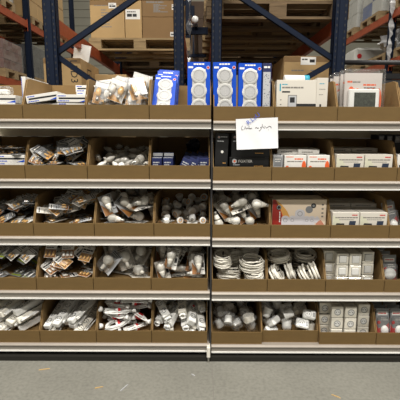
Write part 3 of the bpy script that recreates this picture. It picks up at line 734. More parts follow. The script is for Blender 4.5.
b = mkbin(1, 5, 'rows of white boxes with orange print')
def orange_box(W, seed):
    H, D = .165, .058
    return plain_box(W, H, D, whitec if seed % 4 else lgrey, [('orange_headline', bars(MB(), -W*.04, W*.34, H-.030, .009, 0, seed), orange), ('small_print', bars(MB(), -W*.38, W*.32, H-.046, .007, 0, seed+1), greyink),
        ('mark', bars(MB(), -W*.42, -W*.1, H-.014, .005, 0, 4), orange), ('orange_curve', MB().disc(W/2-.016, .086, .038, -E, E, 16, .40, 1.1), orange), ('orange_badge', MB().disc(-W/2+.020, .082, .012, -E, E, 12), orange)])
ob = [orange_box(.150, 1), orange_box(.150, 2)]
gb = plain_box(.064, .165, .14, lgrey, [('grey_panel', MB().box(-.026, .026, -E, E, .09, .15), grey), ('small_print', bars(bars(MB(), -.02, .02, .135, .006, -E, 3), -.02, .015, .12, .005, -E, 2), whitec), ('white_label', MB().box(-.018, .02, -E, E, .055, .08), whitec)])
for j in range(7):
    y = .030+j*.0635
    for c, u in enumerate((.160, .318)):
        lab = (['white box with orange print, left of the front pair', 'white box with orange print, right of the front pair'][c]) if j == 0 else 'white box with orange print in the rows behind the front pair'
        ob[j % 2].place('thermostat_box', lab, 'box', b.put(u+U(-.004, .004), y, .007+(0 if j == 0 else .001), RZ(U(-1.5, 1.5))), 'white boxes with orange print')
for j in range(3):
    gb.place('thermostat_box', ['grey labelled narrow box at the front left of the orange printed boxes', 'narrow grey box behind the front grey labelled one', 'hindmost narrow grey box beside the orange printed boxes'][j], 'box', b.put(.043, .030+j*.150, .007, RZ(U(-2, 2))), 'narrow grey boxes')
fb = plain_box(.150, .034, .165, whitec, [('mark', bars(MB(), -.05, .03, .012, .006, 0, 3), greyink)])
for j, (u, y) in enumerate(((.13, .12), (.27, .10), (.31, .28), (.15, .30))):
    fb.place('thermostat_box', 'thin white box lying flat on the orange printed rows', 'box', b.put(u, y, .1745, RZ(U(-8, 8))), 'thin boxes lying on top')

def tablet_box(seed, W=.188, H=.172, D=.058):
    return plain_box(W, H, D, cream, [('red_mark', bars(MB(), W*.22, W*.42, H-.022, .007, 0, 2, .1), red), ('headline', bars(MB(), -W*.40, W*.44, H-.040, .0075, 0, seed), greyink), ('subline', bars(MB(), -W*.25, W*.3, H-.053, .004, 0, seed+3), greyink),
        ('pale_arc', MB().prism([(-W/2+.002, .01), (-W*.1, .01), (-W*.14, .09), (-W*.3, .135), (-W/2+.002, .150)], -E*.6, E), mat('pale_olive', (203, 202, 180), .6)),
        ('tablet_print', MB().prism([(W*.10, .06), (W*.34, .06), (W*.38, .112), (W*.14, .112)], -E*1.6, E), mat('tablet_blue', (46, 56, 74), .4)), ('dark_base', MB().prism([(-W*.38, .08), (-W*.05, .08), (-W*.05, .094), (-W*.34, .096)], -E*1.6, E), darkm)])
tb = [tablet_box(s) for s in (1, 2)]
b = mkbin(1, 6, 'two rows of white boxes with dark tablet prints')
def tab_rows(b, row, u0, nrow, hi=()):
    for j in range(nrow):
        for c in (0, 1):
            lab = '%s white box with printed dark tablet at the front of the %s shelf' % (('left', 'right')[c], row) if j == 0 else 'white box with printed tablet in the rows behind, %s shelf' % row
            tb[(j+c) % 2].place('tablet_box', lab, 'box', b.put(u0+c*.194+U(-.002, .002), .022+j*.0615, .007, RZ(U(-.8, .8))), 'tablet boxes on the %s shelf' % row)
            if j in hi:
                flat.place('flat_box', 'white box lying flat on the tablet boxes, %s shelf' % row, 'box', b.put(u0+c*.194, .022+j*.0615, .1797, RZ(U(-2, 2))), 'flat boxes on the tablet boxes of the %s shelf' % row)
flat = plain_box(.186, .030, .118, cream, [('small_print', bars(MB(), -.06, .05, .011, .006, 0, 6), greyink)])
tab_rows(b, 'second', .108, 8, (4, 6))
b = mkbin(1, 7, 'dark boxes with grey labels, at the right edge')
dk = plain_box(.052, .165, .14, blackm, [('grey_label', MB().box(-.018, .018, -E, E, .105, .155), grey), ('small_print', bars(bars(MB(), -.014, .014, .125, .004, -E, 3), -.014, .01, .138, .004, -E, 1), whitec)])
rs_ = plain_box(.38, .135, .19, carton); rs_.place('carton', 'brown carton under the row of dark labelled boxes', 'carton', b.put(.20, .345, .007))
for j in range(6):
    dk.place('labelled_box', ['first', 'second', 'third', 'fourth', 'fifth', 'sixth'][j]+' dark box with grey label from the left in the row at the right edge', 'box', b.put(.036+j*.062, .375, .1425, RY(1.5)), 'dark labelled boxes in a row')
kw = plain_box(.15, .17, .16, whitec, [('dark_print', MB().box(-.06, .06, -E, E, .02, .10), darkm)]); kw.place('carton', 'white carton cut by the right edge on the second shelf', 'carton', b.put(.09, .05, .007))

# ================================================================== THIRD SHELF
b = mkbin(2, 0, 'a heap of grey capsule cards, at the left edge', floor=(.045, .13))
b.heap(greyg, 36, lie(70, (-105, -55), 16), 'capsule_card', 'grey capsule lamp card heaped in the leftmost bin of third shelf', 'blister card', 'grey capsule cards in the third shelf', zmax=.115, slope=.30)
shingle(b, greyg, face(35, (-80, -48), 40), 'capsule_card', 'grey capsule lamp card heaped in the leftmost bin of third shelf', 'blister card', 'grey capsule cards in the third shelf')
b = mkbin(2, 1, 'a heap of amber and white capsule cards', floor=(.045, .13))
b.heap(ambg, 40, lie(100, (-110, -35), 28), 'capsule_card', 'amber and white capsule card heaped in the second bin of third shelf', 'blister card', 'amber capsule cards in the third shelf', zmax=.115, slope=.32)
shingle(b, ambg, face(45, (-75, -25), 80), 'capsule_card', 'amber and white capsule card heaped in the second bin of third shelf', 'blister card', 'amber capsule cards in the third shelf')
cb = [carded_bulb(s, (frost, frostg)[s % 2], s % 3 != 0, (whitec, cream)[s % 2]) for s in (1, 2, 3, 4)]
cbd = [carded_bulb(s, (frost, frostg)[s % 2], False, (whitec, lgrey)[s % 2]) for s in (5, 6)]
b = mkbin(2, 2, 'carded frosted bulbs with amber print', floor=(.05, .10))
b.heap(cb+cbd, 8, lie(180, (-95, -60), 25), 'carded_bulb', 'frosted light bulb on an amber printed card, third bin of third shelf', 'light bulb', 'carded bulbs in the third bin of third shelf', zmax=0.16, slope=.3)
shingle(b, cb+cbd, face(50, (-80, -20), 75), 'carded_bulb', 'frosted light bulb on an amber printed card, third bin of third shelf', 'light bulb', 'carded bulbs in the third bin of third shelf', du=.088, dv=.08, qt=.98)
lb = [loose_bulb(frost), loose_bulb(frostg)]
b.heap(lb, 8, tumble, 'light_bulb', 'loose frosted bulb on top of the carded ones, third bin of third shelf', 'light bulb', 'loose bulbs in the third bin of third shelf', zmax=.27, slope=.28)
b = mkbin(2, 3, 'small white spot lamps', floor=(.055, .09))
b.heap([carded_spot(s) for s in (1, 2, 3)], 16, lie(180, (-95, -70)), 'carded_spot', 'carded spot lamp lying in the fourth bin of third shelf', 'spot lamp', 'carded spot lamps', zmax=.19, slope=.22)
sp = [spot(1), spot(2)]
for k in sp:
    for p in k.parts: p[1].transform(Matrix.Scale(1.3, 4))
b.heap(sp, 18, lambda: RZ(U(-50, 50)) @ RX(U(20, 120)), 'spot_lamp', 'small white spot lamp on the heap in the fourth bin of third shelf', 'spot lamp', 'loose spot lamps', zmax=.23, slope=.25)
b = mkbin(2, 4, 'frosted bulbs on cards beside the bay post', floor=(.05, .10))
b.heap(cb+cbd, 8, lie(180, (-95, -50), 25), 'carded_bulb', 'frosted light bulb on an amber printed card, right of the bay post', 'light bulb', 'carded bulbs right of the bay post', zmax=0.16, slope=.3)
shingle(b, cb+cbd, face(50, (-80, -15), 75), 'carded_bulb', 'frosted light bulb on an amber printed card, right of the bay post', 'light bulb', 'carded bulbs right of the bay post', du=.088, dv=.08, qt=.98)
b.heap(lb+cds[:1], 8, tumble, 'light_bulb', 'loose frosted bulb on the heap right of the bay post', 'light bulb', 'loose bulbs right of the bay post', zmax=.28, slope=.28)
b = mkbin(2, 5, 'a large remote socket box')
def remote_box():
    W, H = .385, .252; k = Kit(); k.part('carton', MB().rbox(-W/2, W/2, 0, .10, 0, H, .002), mat('peach_card', (230, 212, 188), .55, 0, .06, 3))
    k.part('red_panel', MB().prism([(-W/2+.001, .002), (-W/2+.085, .002), (-W/2+.075, .14), (-W/2+.05, .20), (-W/2+.022, H-.002), (-W/2+.001, H-.002)], -E, E), darkred)
    k.part('orange_panel', MB().prism([(-W/2+.085, .002), (-.05, .002), (-.055, .10), (-.085, .165), (-.125, .215), (-W/2+.022, H-.002), (-W/2+.05, .20), (-W/2+.075, .14)], -E, E), gold)
    k.part('orange_glow', MB().prism([(-W/2+.080, .07), (-.11, .09), (-.125, .15), (-W/2+.05, .2), (-W/2+.075, .14)], -E*1.8, E), orange)
    k.part('black_badge', MB().disc(-W/2+.046, .195, .018, -E*2, E, 16), inkm); k.part('badge_rim', MB().ring(-W/2+.046, .195, .012, .0145, -E*2.6, E, 14), lgrey)
    m = bars(MB(), 0, .08, 0, .008, 0, 4); k.part('white_lettering', MB().add(m.v, m.f, T(-W/2+.05, -E*2, .165) @ RY(90)), whitec)
    def rr(cx, w_, z1):
        pts = [(cx-w_/2, .01), (cx+w_/2, .01)]+[(cx+w_/2*math.cos(a), z1-w_*.35+w_*.35*math.sin(a)) for a in [math.pi*i/8 for i in range(9)]]
        return MB().prism(pts, -E*2, E)
    lil = mat('lilac_grey', (206, 204, 208), .5)
    for cx, w_, z1 in ((-.098, .056, .136), (-.048, .044, .136), (.005, .068, .182), (.055, .040, .134), (.092, .040, .134)):
        q = k.part('socket_print', rr(cx, w_, z1), lil, 0)
        k.part('socket_ring', MB().ring(cx, z1-.032, w_*.22, w_*.27, -E*2.8, E, 14), grey, q)
    k.part('remote_print', MB().prism([(.100, .105), (.128, .135), (.150, .110), (.122, .08)], -E*2.6, E), lil); k.part('hand_print', MB().prism([(.11, .01), (.175, .01), (.178, .075), (.155, .105), (.135, .095), (.12, .075)], -E*2.2, E), skin)
    k.part('lens_print', MB().disc(.070, .180, .026, -E*2, E, 16), grey); k.part('lens_print', MB().disc(.100, .208, .018, -E*2.4, E, 14), darkm); k.part('lens_glass', MB().disc(.100, .208, .009, -E*3, E, 12), grey)
    m = MB(); [m.box(.158, .172, -E, E, z, z+.011) for z in (.21, .18, .15, .125)]; k.part('pictograms', m, greyink)
    return k
k = remote_box(); k.place('remote_socket_box', 'large box with red and orange side, printed white sockets and a hand', 'box', b.put(PX(299.0, 210, SY+.1)-b.x0, .075, .007, RX(-2)))
k.place('remote_socket_box', 'second large socket box standing behind the front one', 'box', b.put(PX(299.0, 210, SY+.1)-b.x0, .20, .007, RX(-2)))
b = mkbin(2, 6, 'two deep rows of white tablet boxes')
tab_rows(b, 'third', .108, 8, (3, 5))
b = mkbin(2, 7, 'red blister cards, at the right edge')
rb = [red_blister(s, True) for s in (1, 2)]; rc = [red_blister(s, False) for s in (3, 4)]
for j in range(4):
    rb[j % 2].place('red_blister', ['leaning red blister card at the right edge of the third shelf', 'second red blister card at the right edge of the third shelf', 'third red blister card behind those at the right edge, third shelf', 'hindmost red blister card at the right edge, third shelf'][j], 'blister card', b.put(.066+.015*(j % 2), .075+.07*j, .008, RZ(6) @ RY(-8) @ RX(-14)), 'red blister cards on the third shelf')

# ================================================================== FOURTH SHELF
gp = [green_pack(s) for s in (1, 2, 3)]
b = mkbin(3, 0, 'clear packs with green labels, at the left edge', floor=(.05, .13))
b.heap(gp+greyg[:1], 22, lie(50, (-98, -62), 12), 'green_pack', 'clear lamp pack with green label in the leftmost bin of fourth shelf', 'blister card', 'green labelled packs', zmax=.115, slope=.32)
shingle(b, gp+greyg[:1], face(30, (-80, -45), 40), 'green_pack', 'clear lamp pack with green label in the leftmost bin of fourth shelf', 'blister card', 'green labelled packs')
b = mkbin(3, 1, 'white topped packs of small amber lamps', floor=(.05, .13))
mp = [mini_pack(s) for s in (1, 2, 3, 4)]
b.heap(mp, 26, lie(75, (-105, -30), 24), 'mini_lamp_pack', 'white topped card of small amber lamps, second bin of fourth shelf', 'blister card', 'mini lamp packs', zmax=.115, slope=.32)
shingle(b, mp, face(35, (-70, -25), 45), 'mini_lamp_pack', 'white topped card of small amber lamps, second bin of fourth shelf', 'blister card', 'mini lamp packs')
for j, (u, lab) in enumerate(((.085, 'white topped mini lamp card leaning forward at the left of its bin'), (.215, 'white topped mini lamp card leaning at the middle of its bin'))):
    M = RZ(-4+12*j) @ RX(-32); mp[j].place('mini_lamp_pack', lab, 'blister card', b.settle(mp[j], M, u, .05), 'leaning mini lamp packs')
b = mkbin(3, 2, 'clear clamshells of globe bulbs', floor=(.04, .10))
gpk = [globe_pack(s) for s in (1, 2, 3)]
b.heap(gpk, 6, lie(80, (-95, -40), 18), 'globe_pack', 'globe bulb in a clear clamshell, third bin of fourth shelf', 'light bulb', 'globe bulb packs', zmax=0.16, slope=.30)
shingle(b, gpk, face(40, (-75, -20), 45), 'globe_pack', 'globe bulb in a clear clamshell, third bin of fourth shelf', 'light bulb', 'globe bulb packs', du=.088, dv=.08, qt=.98)
b = mkbin(3, 3, 'frosted bulbs in clear blisters', floor=(.04, .10))
b.heap(cb+gpk[:1], 8, lie(70, (-95, -35), 22), 'carded_bulb', 'frosted bulb in a clear blister, fourth bin of fourth shelf', 'light bulb', 'carded bulbs in the fourth shelf', zmax=0.16, slope=.30)
shingle(b, cb+gpk[:1], face(40, (-75, -15), 50), 'carded_bulb', 'frosted bulb in a clear blister, fourth bin of fourth shelf', 'light bulb', 'carded bulbs in the fourth shelf', du=.088, dv=.08, qt=.98)
b = mkbin(3, 4, 'bagged coils of white cable', floor=(.02, .06))
cl = [coil(s, .078, 20, .0040, .74, white2, s == 2, .020) for s in (1, 2, 3)]
b.heap(cl, 24, lambda: RZ(U(0, 360)) @ RX(U(-30, 30)) @ RY(U(-20, 20)), 'cable_coil', 'white cable coil in a clear bag, right of the bay post', 'cable', 'bagged cable coils', zmax=.30, slope=.12)
b = mkbin(3, 5, 'round coils of white extension cable', floor=(.02, .05))
cf = [coil(s, .070, 6, .0082, .85, white2, False, .009) for s in (4, 5, 6)]
b.heap(cf, 9, lambda: RZ(U(55, 85)) @ RX(U(55, 72)), 'cable_coil', 'white cable coil standing on edge at the front of its bin', 'cable', 'cable coils standing on edge', vr=(0, .3), slope=0, zmax=.2)
b.heap(cf, 14, lambda: RZ(U(0, 360)) @ RX(U(-18, 18)) @ RY(U(-14, 14)), 'cable_coil', 'thick white cable coil lying in the bin left of the switches', 'cable', 'thick cable coils', zmax=.26, slope=.22)
ORD = ['first', 'second', 'third', 'fourth', 'fifth']
def plates(b, row, sock, nm):
    ks = [wall_plate(1, sock)]
    for c, (px, v) in enumerate(((327.5 if row == 3 else 325.5, .10), (343.5 if row == 3 else 338.5, .035), (356.5 if row == 3 else 352.0, .030), (369.0 if row == 3 else 365.0, .075))):
        u = PX(px, 270 if row == 3 else 320, SY+v)-b.x0
        u = min(max(u, .05+.0*c), b.W-.055)
        for d in range(3):
            for r_ in range(3):
                if sock: lean = -3*r_
                else: lean = -4*r_
                lab = '%s in the %s column from the left, %s from the bottom' % (nm, ORD[c], ORD[r_]) if d == 0 else '%s in the layers behind the front columns' % nm
                ks[0].place('wall_socket' if sock else 'wall_switch', lab, 'socket' if sock else 'switch', b.put(u+U(-.0006, .0006), v+.009+d*.053+.004*r_, .009+r_*.0885, RZ(U(-.4, .4))), nm+' stacked in film')
b = mkbin(3, 6, 'stacked white wall switches')
plates(b, 3, False, 'white wall switch')
b = mkbin(3, 7, 'red cards with round white lamps, at the right edge')
for j in range(4):
    rc[j % 2].place('red_blister', ['red card with round white lamp at the right edge of the fourth shelf', 'second red card with round white lamp at the right edge', 'third red card with round white lamp at the right edge', 'hindmost red card with round white lamp at the right edge'][j], 'blister card', b.put(.075, .09+.095*j, .008, RZ(0) @ RX(-8)), 'red cards with round lamps')

# ================================================================== BOTTOM SHELF
b = mkbin(4, 0, 'white power strips lying end forward, at the left edge', floor=(.02, .16))
ps = [strip_bar(s, .21, 3, .066, .050, s % 2 == 0, True) for s in (1, 2, 3)]
b.heap(ps, 28, lambda: RZ(U(-52, -18)) @ RX(U(12, 28)) @ RY(U(-40, 25)), 'power_strip', 'white power strip pointing its blunt end forward, leftmost bottom bin', 'power strip', 'power strips in the leftmost bottom bin', zmax=.285, slope=.15, tries=40)
b = mkbin(4, 1, 'long white power strips with cables', floor=(.02, .17))
pl = [strip_bar(s, .36, 5, .056, .040, True, True) for s in (3, 4, 5)]
b.heap(pl, 26, lambda: RZ(U(-40, 4)) @ RX(U(18, 30)) @ RY(U(-25, 25)), 'power_strip', 'long white power strip with bundled cable, second bottom bin', 'power strip', 'power strips in the second bottom bin', zmax=.285, slope=.15, tries=40)
b = mkbin(4, 2, 'white extension cords with red labels', floor=(.04, .13))
ec = [ext_cord(s) for s in (1, 2, 3)]
for k in ec:
    for p in k.parts: p[1].transform(Matrix.Scale(.84, 4))
b.heap(ec, 44, lambda: RZ(U(-40, 40)) @ RX(U(-35, 35)) @ RY(U(-20, 20)), 'extension_cord', 'bundled white extension cord with red banded label', 'extension cord', 'extension cords with red labels', zmax=.30, slope=.16, tries=40)
b = mkbin(4, 3, 'chunky white power blocks with knotted cables', floor=(.02, .15))
bs = [box_strip(s) for s in (1, 2, 3, 4)]
b.heap(bs, 26, lambda: RZ(U(-38, 32)) @ RX(U(8, 30)) @ RY(U(-35, 35)), 'power_block', 'chunky white power block end forward in the fourth bottom bin', 'power strip', 'power blocks in the fourth bottom bin', zmax=.28, slope=.15, tries=36)
b = mkbin(4, 4, 'white adapters in clear bags', floor=(.02, .08))
bgs = [bagged_socket(s) for s in range(0, 6)]
b.heap(bgs, 30, lambda: tumble() if U(0, 1) < .35 else RZ(U(-50, 50)) @ RX(U(-65, 0)) @ RY(U(-40, 40)), 'bagged_adapter', 'white plug adapter in a clear crumpled bag', 'adapter', 'bagged adapters', zmax=.27, slope=.22)
b = mkbin(4, 5, 'loose white plug adapters', push=.03, floor=(.03, .08))
ads = [adapter(s) for s in (0, 1, 2, 0, 1, 5)]
for k in ads:
    for p in k.parts: p[1].transform(Matrix.Scale(1.3, 4))
b.heap(ads, 42, lambda: tumble() if U(0, 1) < .3 else RZ(U(-50, 50)) @ RX(U(-65, 0)) @ RY(U(-40, 40)), 'plug_adapter', 'loose white plug adapter in the heap left of the sockets', 'adapter', 'loose plug adapters', zmax=.255, slope=.25)
b = mkbin(4, 6, 'stacked white wall sockets')
plates(b, 4, True, 'white wall socket')
b = mkbin(4, 7, 'red blister cards with white domes, at the right edge')
for j in range(6):
    c = j % 2
    rb[c].place('red_blister', (['red and grey blister card with white dome beside the wall sockets', 'red and grey blister card with white dome cut by the right edge'][c]) if j < 2 else 'red and grey blister card behind the front two of the bottom shelf', 'blister card', b.put(.070+c*.108, .060+.06*(j//2), .008, RZ(U(-3, 3)) @ RX(-9)), 'red blister cards on the bottom shelf')

# ------------------------------------------------------------------ paper note hanging over the shelf edge
k = Kit(); W, H = .276, .200; m = MB(); nx, nz = 12, 8; vs = []; rnd = random.Random(2)
for j in range(nz+1):
    for i in range(nx+1): vs.append((-W/2+W*i/nx, -.004*math.sin(i*.9+j*.5)*(.3+.7*(1-j/nz))-.012*(1-j/nz)**2, H*j/nz))
vs += [(x, y+.0006, z) for x, y, z in vs]; N = (nx+1)*(nz+1); fs = []
for j in range(nz):
    for i in range(nx):
        a = j*(nx+1)+i; fs += [(a, a+1, a+nx+2, a+nx+1), (a+N+nx+1, a+N+nx+2, a+N+1, a+N)]
sh = k.part('sheet', MB().add(vs, fs), paper, None, True)
def stroke(pts): return MB().tube([(x, -.004*math.sin((x+W/2)/W*nx*.9+z/H*nz*.5)*(.3+.7*(1-z/H))-.012*(1-z/H)**2-.0006, z) for x, z in pts], .0019, 5)
for pts in ([(-.095, .155), (-.104, .140), (-.100, .128), (-.090, .130)], [(-.082, .132), (-.078, .152), (-.072, .134), (-.064, .140), (-.058, .134)], [(-.052, .150), (-.054, .136), (-.044, .134), (-.034, .138)],
            [(-.012, .136), (-.004, .142), (.002, .134), (.012, .138)], [(.022, .142), (.028, .132), (.018, .118), (.012, .120)], [(.030, .136), (.036, .162), (.040, .138), (.050, .134), (.056, .142), (.050, .148)],
            [(.060, .134), (.070, .138), (.082, .146), (.092, .142), (.094, .132)], [(.074, .122), (.076, .121)]):
    k.part('handwriting', stroke(pts), inkm, sh)
k.part('blue_lettering', text('R.LuU', .040, blueink, T(-.058, -.0065, .158) @ RY(-36)), blueink, sh)
nX, nZ = P(258, 134, SY-.03)
k.place('paper_note', 'white paper note with handwriting and blue letters hung on the shelf edge', 'note', T(nX, SY-.016, nZ-.098) @ RY(-2.5) @ RX(0))

# ================================================================== pallet racks behind
FY = 3.46
def upright(parent, x, y, h=4.2, wd=.10, slots=True):
    t = .004; dp = .08
    m = MB().box(x-wd/2, x+wd/2, y, y+t, 0, h)
    m.box(x-wd/2, x-wd/2+t, y, y+dp, 0, h).box(x+wd/2-t, x+wd/2, y, y+dp, 0, h)
    m.box(x-wd*.18, x+wd*.18, y-.010, y, 0, h)
    u = link('upright', m.mesh('upright', navy), parent)
    if slots:
        s = MB(); z = 1.75
        while z < h-.1:
            for dx in (-.031, .031): s.box(x+dx*wd/.1-.005, x+dx*wd/.1+.005, y-.0006, y+.0004, z, z+.018)
            z += .05
        link('slots', s.mesh('slots', inkm), u)['kind'] = 'stuff'
    link('base_plate', MB().box(x-wd/2-.02, x+wd/2+.02, y-.02, y+dp+.02, 0, .006).mesh('base_plate', navy), u)
def brace(parent, a, c, y, wd=.045):
    a, c = Vector((a[0], 0, a[1])), Vector((c[0], 0, c[1])); d = c-a; L = d.length; ang = math.atan2(d.z, d.x)
    M = T(a.x, y, a.z) @ Matrix.Rotation(-ang, 4, 'Y')
    m = MB().box(0, L, 0, .003, -wd/2, wd/2, M).box(0, L, 0, .028, wd/2-.003, wd/2, M).box(0, L, 0, .028, -wd/2, -wd/2+.003, M)
    b = link('brace', m.mesh('brace', navy), parent)
    for e in (.02, L-.02): link('bolt', MB().lathe([(.009, 0), (.009, .012), (.006, .014)], 6, T(a.x, y, a.z) @ Matrix.Rotation(-ang, 4, 'Y') @ T(e, 0, 0) @ RX(90)).mesh('bolt', metal), b)
def beam(parent, x, y0, y1, ztop, h=.115, wd=.045, name='beam'):
    z0 = ztop-h
    m = MB().box(x-wd/2, x+wd/2, y0, y1, z0, ztop)
    b = link(name, m.mesh(name, beamo), parent)
    for yy in (y0, y1-.006): link('beam_connector', MB().box(x-wd/2-.008, x+wd/2+.008, yy, yy+.006, z0-.06, ztop+.03).mesh('beam_connector', beamo), b)
XA, XB2, XC, XD = PX(50.5, 40, FY), PX(178.7, 40, FY), PX(216.5, 40, FY), PX(340, 40, FY)
LV1, LV2 = 1.50, 2.585
FR = (FY, FY+2.75, FY+5.5)
rackL = tag(link('pallet_rack', None, None, T(0, 0, 0)), 'navy and orange pallet rack behind the left half of the shelves', 'rack', 'pallet racks')
rackR = tag(link('pallet_rack', None, None, T(0, 0, 0)), 'navy and orange pallet rack behind the right half of the shelves', 'rack', 'pallet racks')
for rk, xa, xb in ((rackL, XA, XB2), (rackR, XC, XD)):
    for f in FR[:2]:
        upright(rk, xa, f, 4.2, .105 if rk is rackL else .085, f == FY); upright(rk, xb, f, 4.2, .085 if rk is rackL else .105, f == FY)
    for i in range(2):
        for lv in (LV1, LV2):
            beam(rk, xa, FR[i]+.085, FR[i+1]-.004, lv); beam(rk, xb, FR[i]+.085, FR[i+1]-.004, lv)
    upright(rk, xa, FR[2], 4.2, .1, False); upright(rk, xb, FR[2], 4.2, .1, False)
nodeL = (XA+.02, PZ(56, 53.5, FY+.03)); up1 = P(132, 0, FY+.03)
g = (up1[1]-nodeL[1])/(up1[0]-nodeL[0]); topL = (XB2-.02, nodeL[1]+g*(XB2-.02-nodeL[0])); lo = P(95, 82, FY+.03); g2 = (lo[1]-nodeL[1])/(lo[0]-nodeL[0])
brace(rackL, nodeL, topL, FY+.03); brace(rackL, (nodeL[0], nodeL[1]-.012), (XB2-.02, nodeL[1]+g2*(XB2-.02-nodeL[0])), FY+.034)
nodeR = (XD-.02, PZ(336, 60, FY+.03)); up2 = P(240, -4, FY+.03); g3 = (up2[1]-nodeR[1])/(up2[0]-nodeR[0]); lo2 = P(304, 78, FY+.03); g4 = (lo2[1]-nodeR[1])/(lo2[0]-nodeR[0])
brace(rackR, nodeR, (XC+.02, nodeR[1]+g3*(XC+.02-nodeR[0])), FY+.03); brace(rackR, (nodeR[0], nodeR[1]-.012), (XC+.02, nodeR[1]+g4*(XC+.02-nodeR[0])), FY+.034)
for i, f in enumerate(FR[1:2]):                              # braces of the second frames
    brace(rackL, (XA+.02, 1.55), (XB2-.02, 2.40), f+.03); brace(rackL, (XA+.02, 2.65), (XB2-.02, 3.5), f+.03); brace(rackR, (XC+.02, 2.4), (XD-.02, 1.6), f+.03)
for yy in (3.75, 4.9): link('row_spacer', MB().box(XB2+.045, XC-.066, yy, yy+.04, 2.50, 2.53).mesh('row_spacer', navy), rackL)

PALLETS = {}
def pallet_kit(m, seed):
    rnd = random.Random(seed); k = Kit(); L, D = 1.2, .8
    for x in (-L/2, -.07, L/2-.145):
        for y, wd in ((0, .10), (D/2-.07, .14), (D-.10, .10)): k.part('block', MB().box(x+rnd.uniform(-.004, .004), x+.145, y+rnd.uniform(0, .004), y+wd, .022, .100), m)
    for y, wd in ((0, .10), (D/2-.07, .14), (D-.10, .10)): k.part('bottom_board', MB().box(-L/2, L/2, y, y+wd, rnd.uniform(0, .002), .022), m)
    for x in (-L/2, -.07, L/2-.145): k.part('cross_board', MB().box(x, x+.145, 0, D, .100, .122), m)
    for y, wd in ((0, .145), (.175, .10), (.33, .145), (.52, .10), (D-.145, .145)): k.part('deck_board', MB().box(-L/2+rnd.uniform(0, .006), L/2-rnd.uniform(0, .006), y, y+wd, .122, .144-rnd.uniform(0, .002)), m)
    return k
pk = [pallet_kit(wood, 1), pallet_kit(wood2, 2)]
xl, xr = (XA+XB2)/2, (XC+XD)/2
def carton_box(W, H, D, m, seed, label=None, lines=True, vert=None, side=False):
    k = Kit(); k.part('carton', MB().rbox(-W/2, W/2, 0, D, 0, H, .004), m)
    k.part('tape', MB().box(-W/2+.001, W/2-.001, -.0008, .0004, H-.05, H-.002) if seed % 2 else MB().box(-.03, .03, -.0008, D, H-.0004, H+.0006), carton if m is carton2 else carton2)
    if lines:
        rnd = random.Random(seed); q = MB()
        for i in range(7): bars(q, -W*.18, -W*.18+W*rnd.uniform(.12, .4), H*(.74-.075*i), .011, 0, seed+i)
        bars(q, -W*.38, W*.1, H*.86, .018, 0, seed); k.part('printed_lines', q, greyink)
    if label:
        x, z, w_, h_ = label; l = k.part('paper_label', MB().box(x, x+w_, -.001, .0003, z, z+h_), whitec)
        k.part('barcode', bars(bars(MB(), x+w_*.1, x+w_*.9, z+h_*.25, h_*.3, -.001, seed), x+w_*.1, x+w_*.7, z+h_*.7, h_*.1, -.001, seed), inkm, l)
    return k
def load2(name, label, x, y, z, W, D, H, seed):
    k = Kit(); m = mat('brown_load', (74, 56, 40), .8, 0, .3, 4)
    for c in range(3):
        for t_ in range(3): k.part('carton', MB().rbox(-W/2+W*c/3+.003, -W/2+W*(c+1)/3-.003, 0, D, H*t_/3+.001, H*(t_+1)/3-.001, .006), m)
    k.place(name, label, 'cartons', T(x, y, z))
# left rack, upper level
pk[0].place('wooden_pallet', 'wooden pallet carrying brown cartons on the left rack', 'pallet', T(xl-.02, 5.0, LV2))
for j, y in enumerate((6.35, 7.25)):
    pk[1].place('wooden_pallet', ['dark wooden pallet behind the carton pallet, left rack', 'hindmost wooden pallet on the left rack'][j], 'pallet', T(xl, y, LV2))
    carton_box(1.1, .85, .72, carton2, 4, None, False).place('big_carton', ['big brown carton in the dark behind the carton pallet', 'hindmost big brown carton on the left rack'][j], 'carton', T(xl, y+.04, LV2+.1445))
zt = LV2+.1445; cY = 5.02
cx = lambda px: PX(px, 20, cY)
def cart(px0, px1, z, H, D, m, seed, lab, **kw):
    W = cx(px1)-cx(px0)-.006; carton_box(W, H, D, m, seed, **kw).place('carton', lab, 'carton', T((cx(px0)+cx(px1))/2, cY, z), 'cartons on the left rack')
cart(90, 124.7, zt, .415, .6, carton, 1, 'large light carton with printed lines, left on the left rack pallet', label=(.02, .33, .09, .06))
cart(124.7, 142, zt, .415, .55, carton, 4, 'narrow carton with a white label in the middle of the pallet', label=(-.09, .21, .17, .11), lines=False)
cart(142, 178, zt, .235, .6, carton2, 6, 'lower brown carton with barcode label near the middle rack post', label=(.12, .02, .07, .05), lines=False)
cart(142, 178, zt+.236, .18, .6, carton2, 8, 'upper brown carton near the middle rack post', label=(.14, .08, .06, .06))
cart(90, 134, zt+.417, .40, .6, carton, 3, 'upper light carton cut by the top of the picture', lines=True)
cart(134, 178, zt+.417, .40, .6, carton2, 9, 'upper brown carton cut by the top of the picture', lines=False)
# left rack, lower level
pk[0].place('wooden_pallet', 'wooden pallet under the lettered carton, low on the left rack', 'pallet', T(xl, 3.95, LV1))
zl = LV1+.1445; y0 = 4.0; xr1 = PX(80.5, 58, y0); H = PZ(70, 58, y0)-zl; k = carton_box(.36, H, .70, carton, 1, None, False)
k.part('lettering', text('LED31', .098, inkm, T(.080, -.0012, H-.015) @ RY(90)), inkm)
l = k.part('paper_label', MB().box(-.10, -.03, -.001, .0004, H-.20, H-.07), whitec); k.part('barcode', bars(MB(), -.095, -.035, H-.16, .03, -.001, 3), inkm, l)
mk = MB().box(.1795, .1812, .22, .36, H-.20, H-.19).box(.1795, .1812, .22, .36, H-.08, H-.07).box(.1795, .1812, .22, .23, H-.20, H-.07).box(.1795, .1812, .35, .36, H-.20, H-.07).box(.1795, .1812, .27, .31, H-.155, H-.115)
k.part('square_mark', mk, inkm); k.place('carton', 'carton with black upright lettering behind the left rack brace', 'carton', T(xr1-.18, y0, zl))
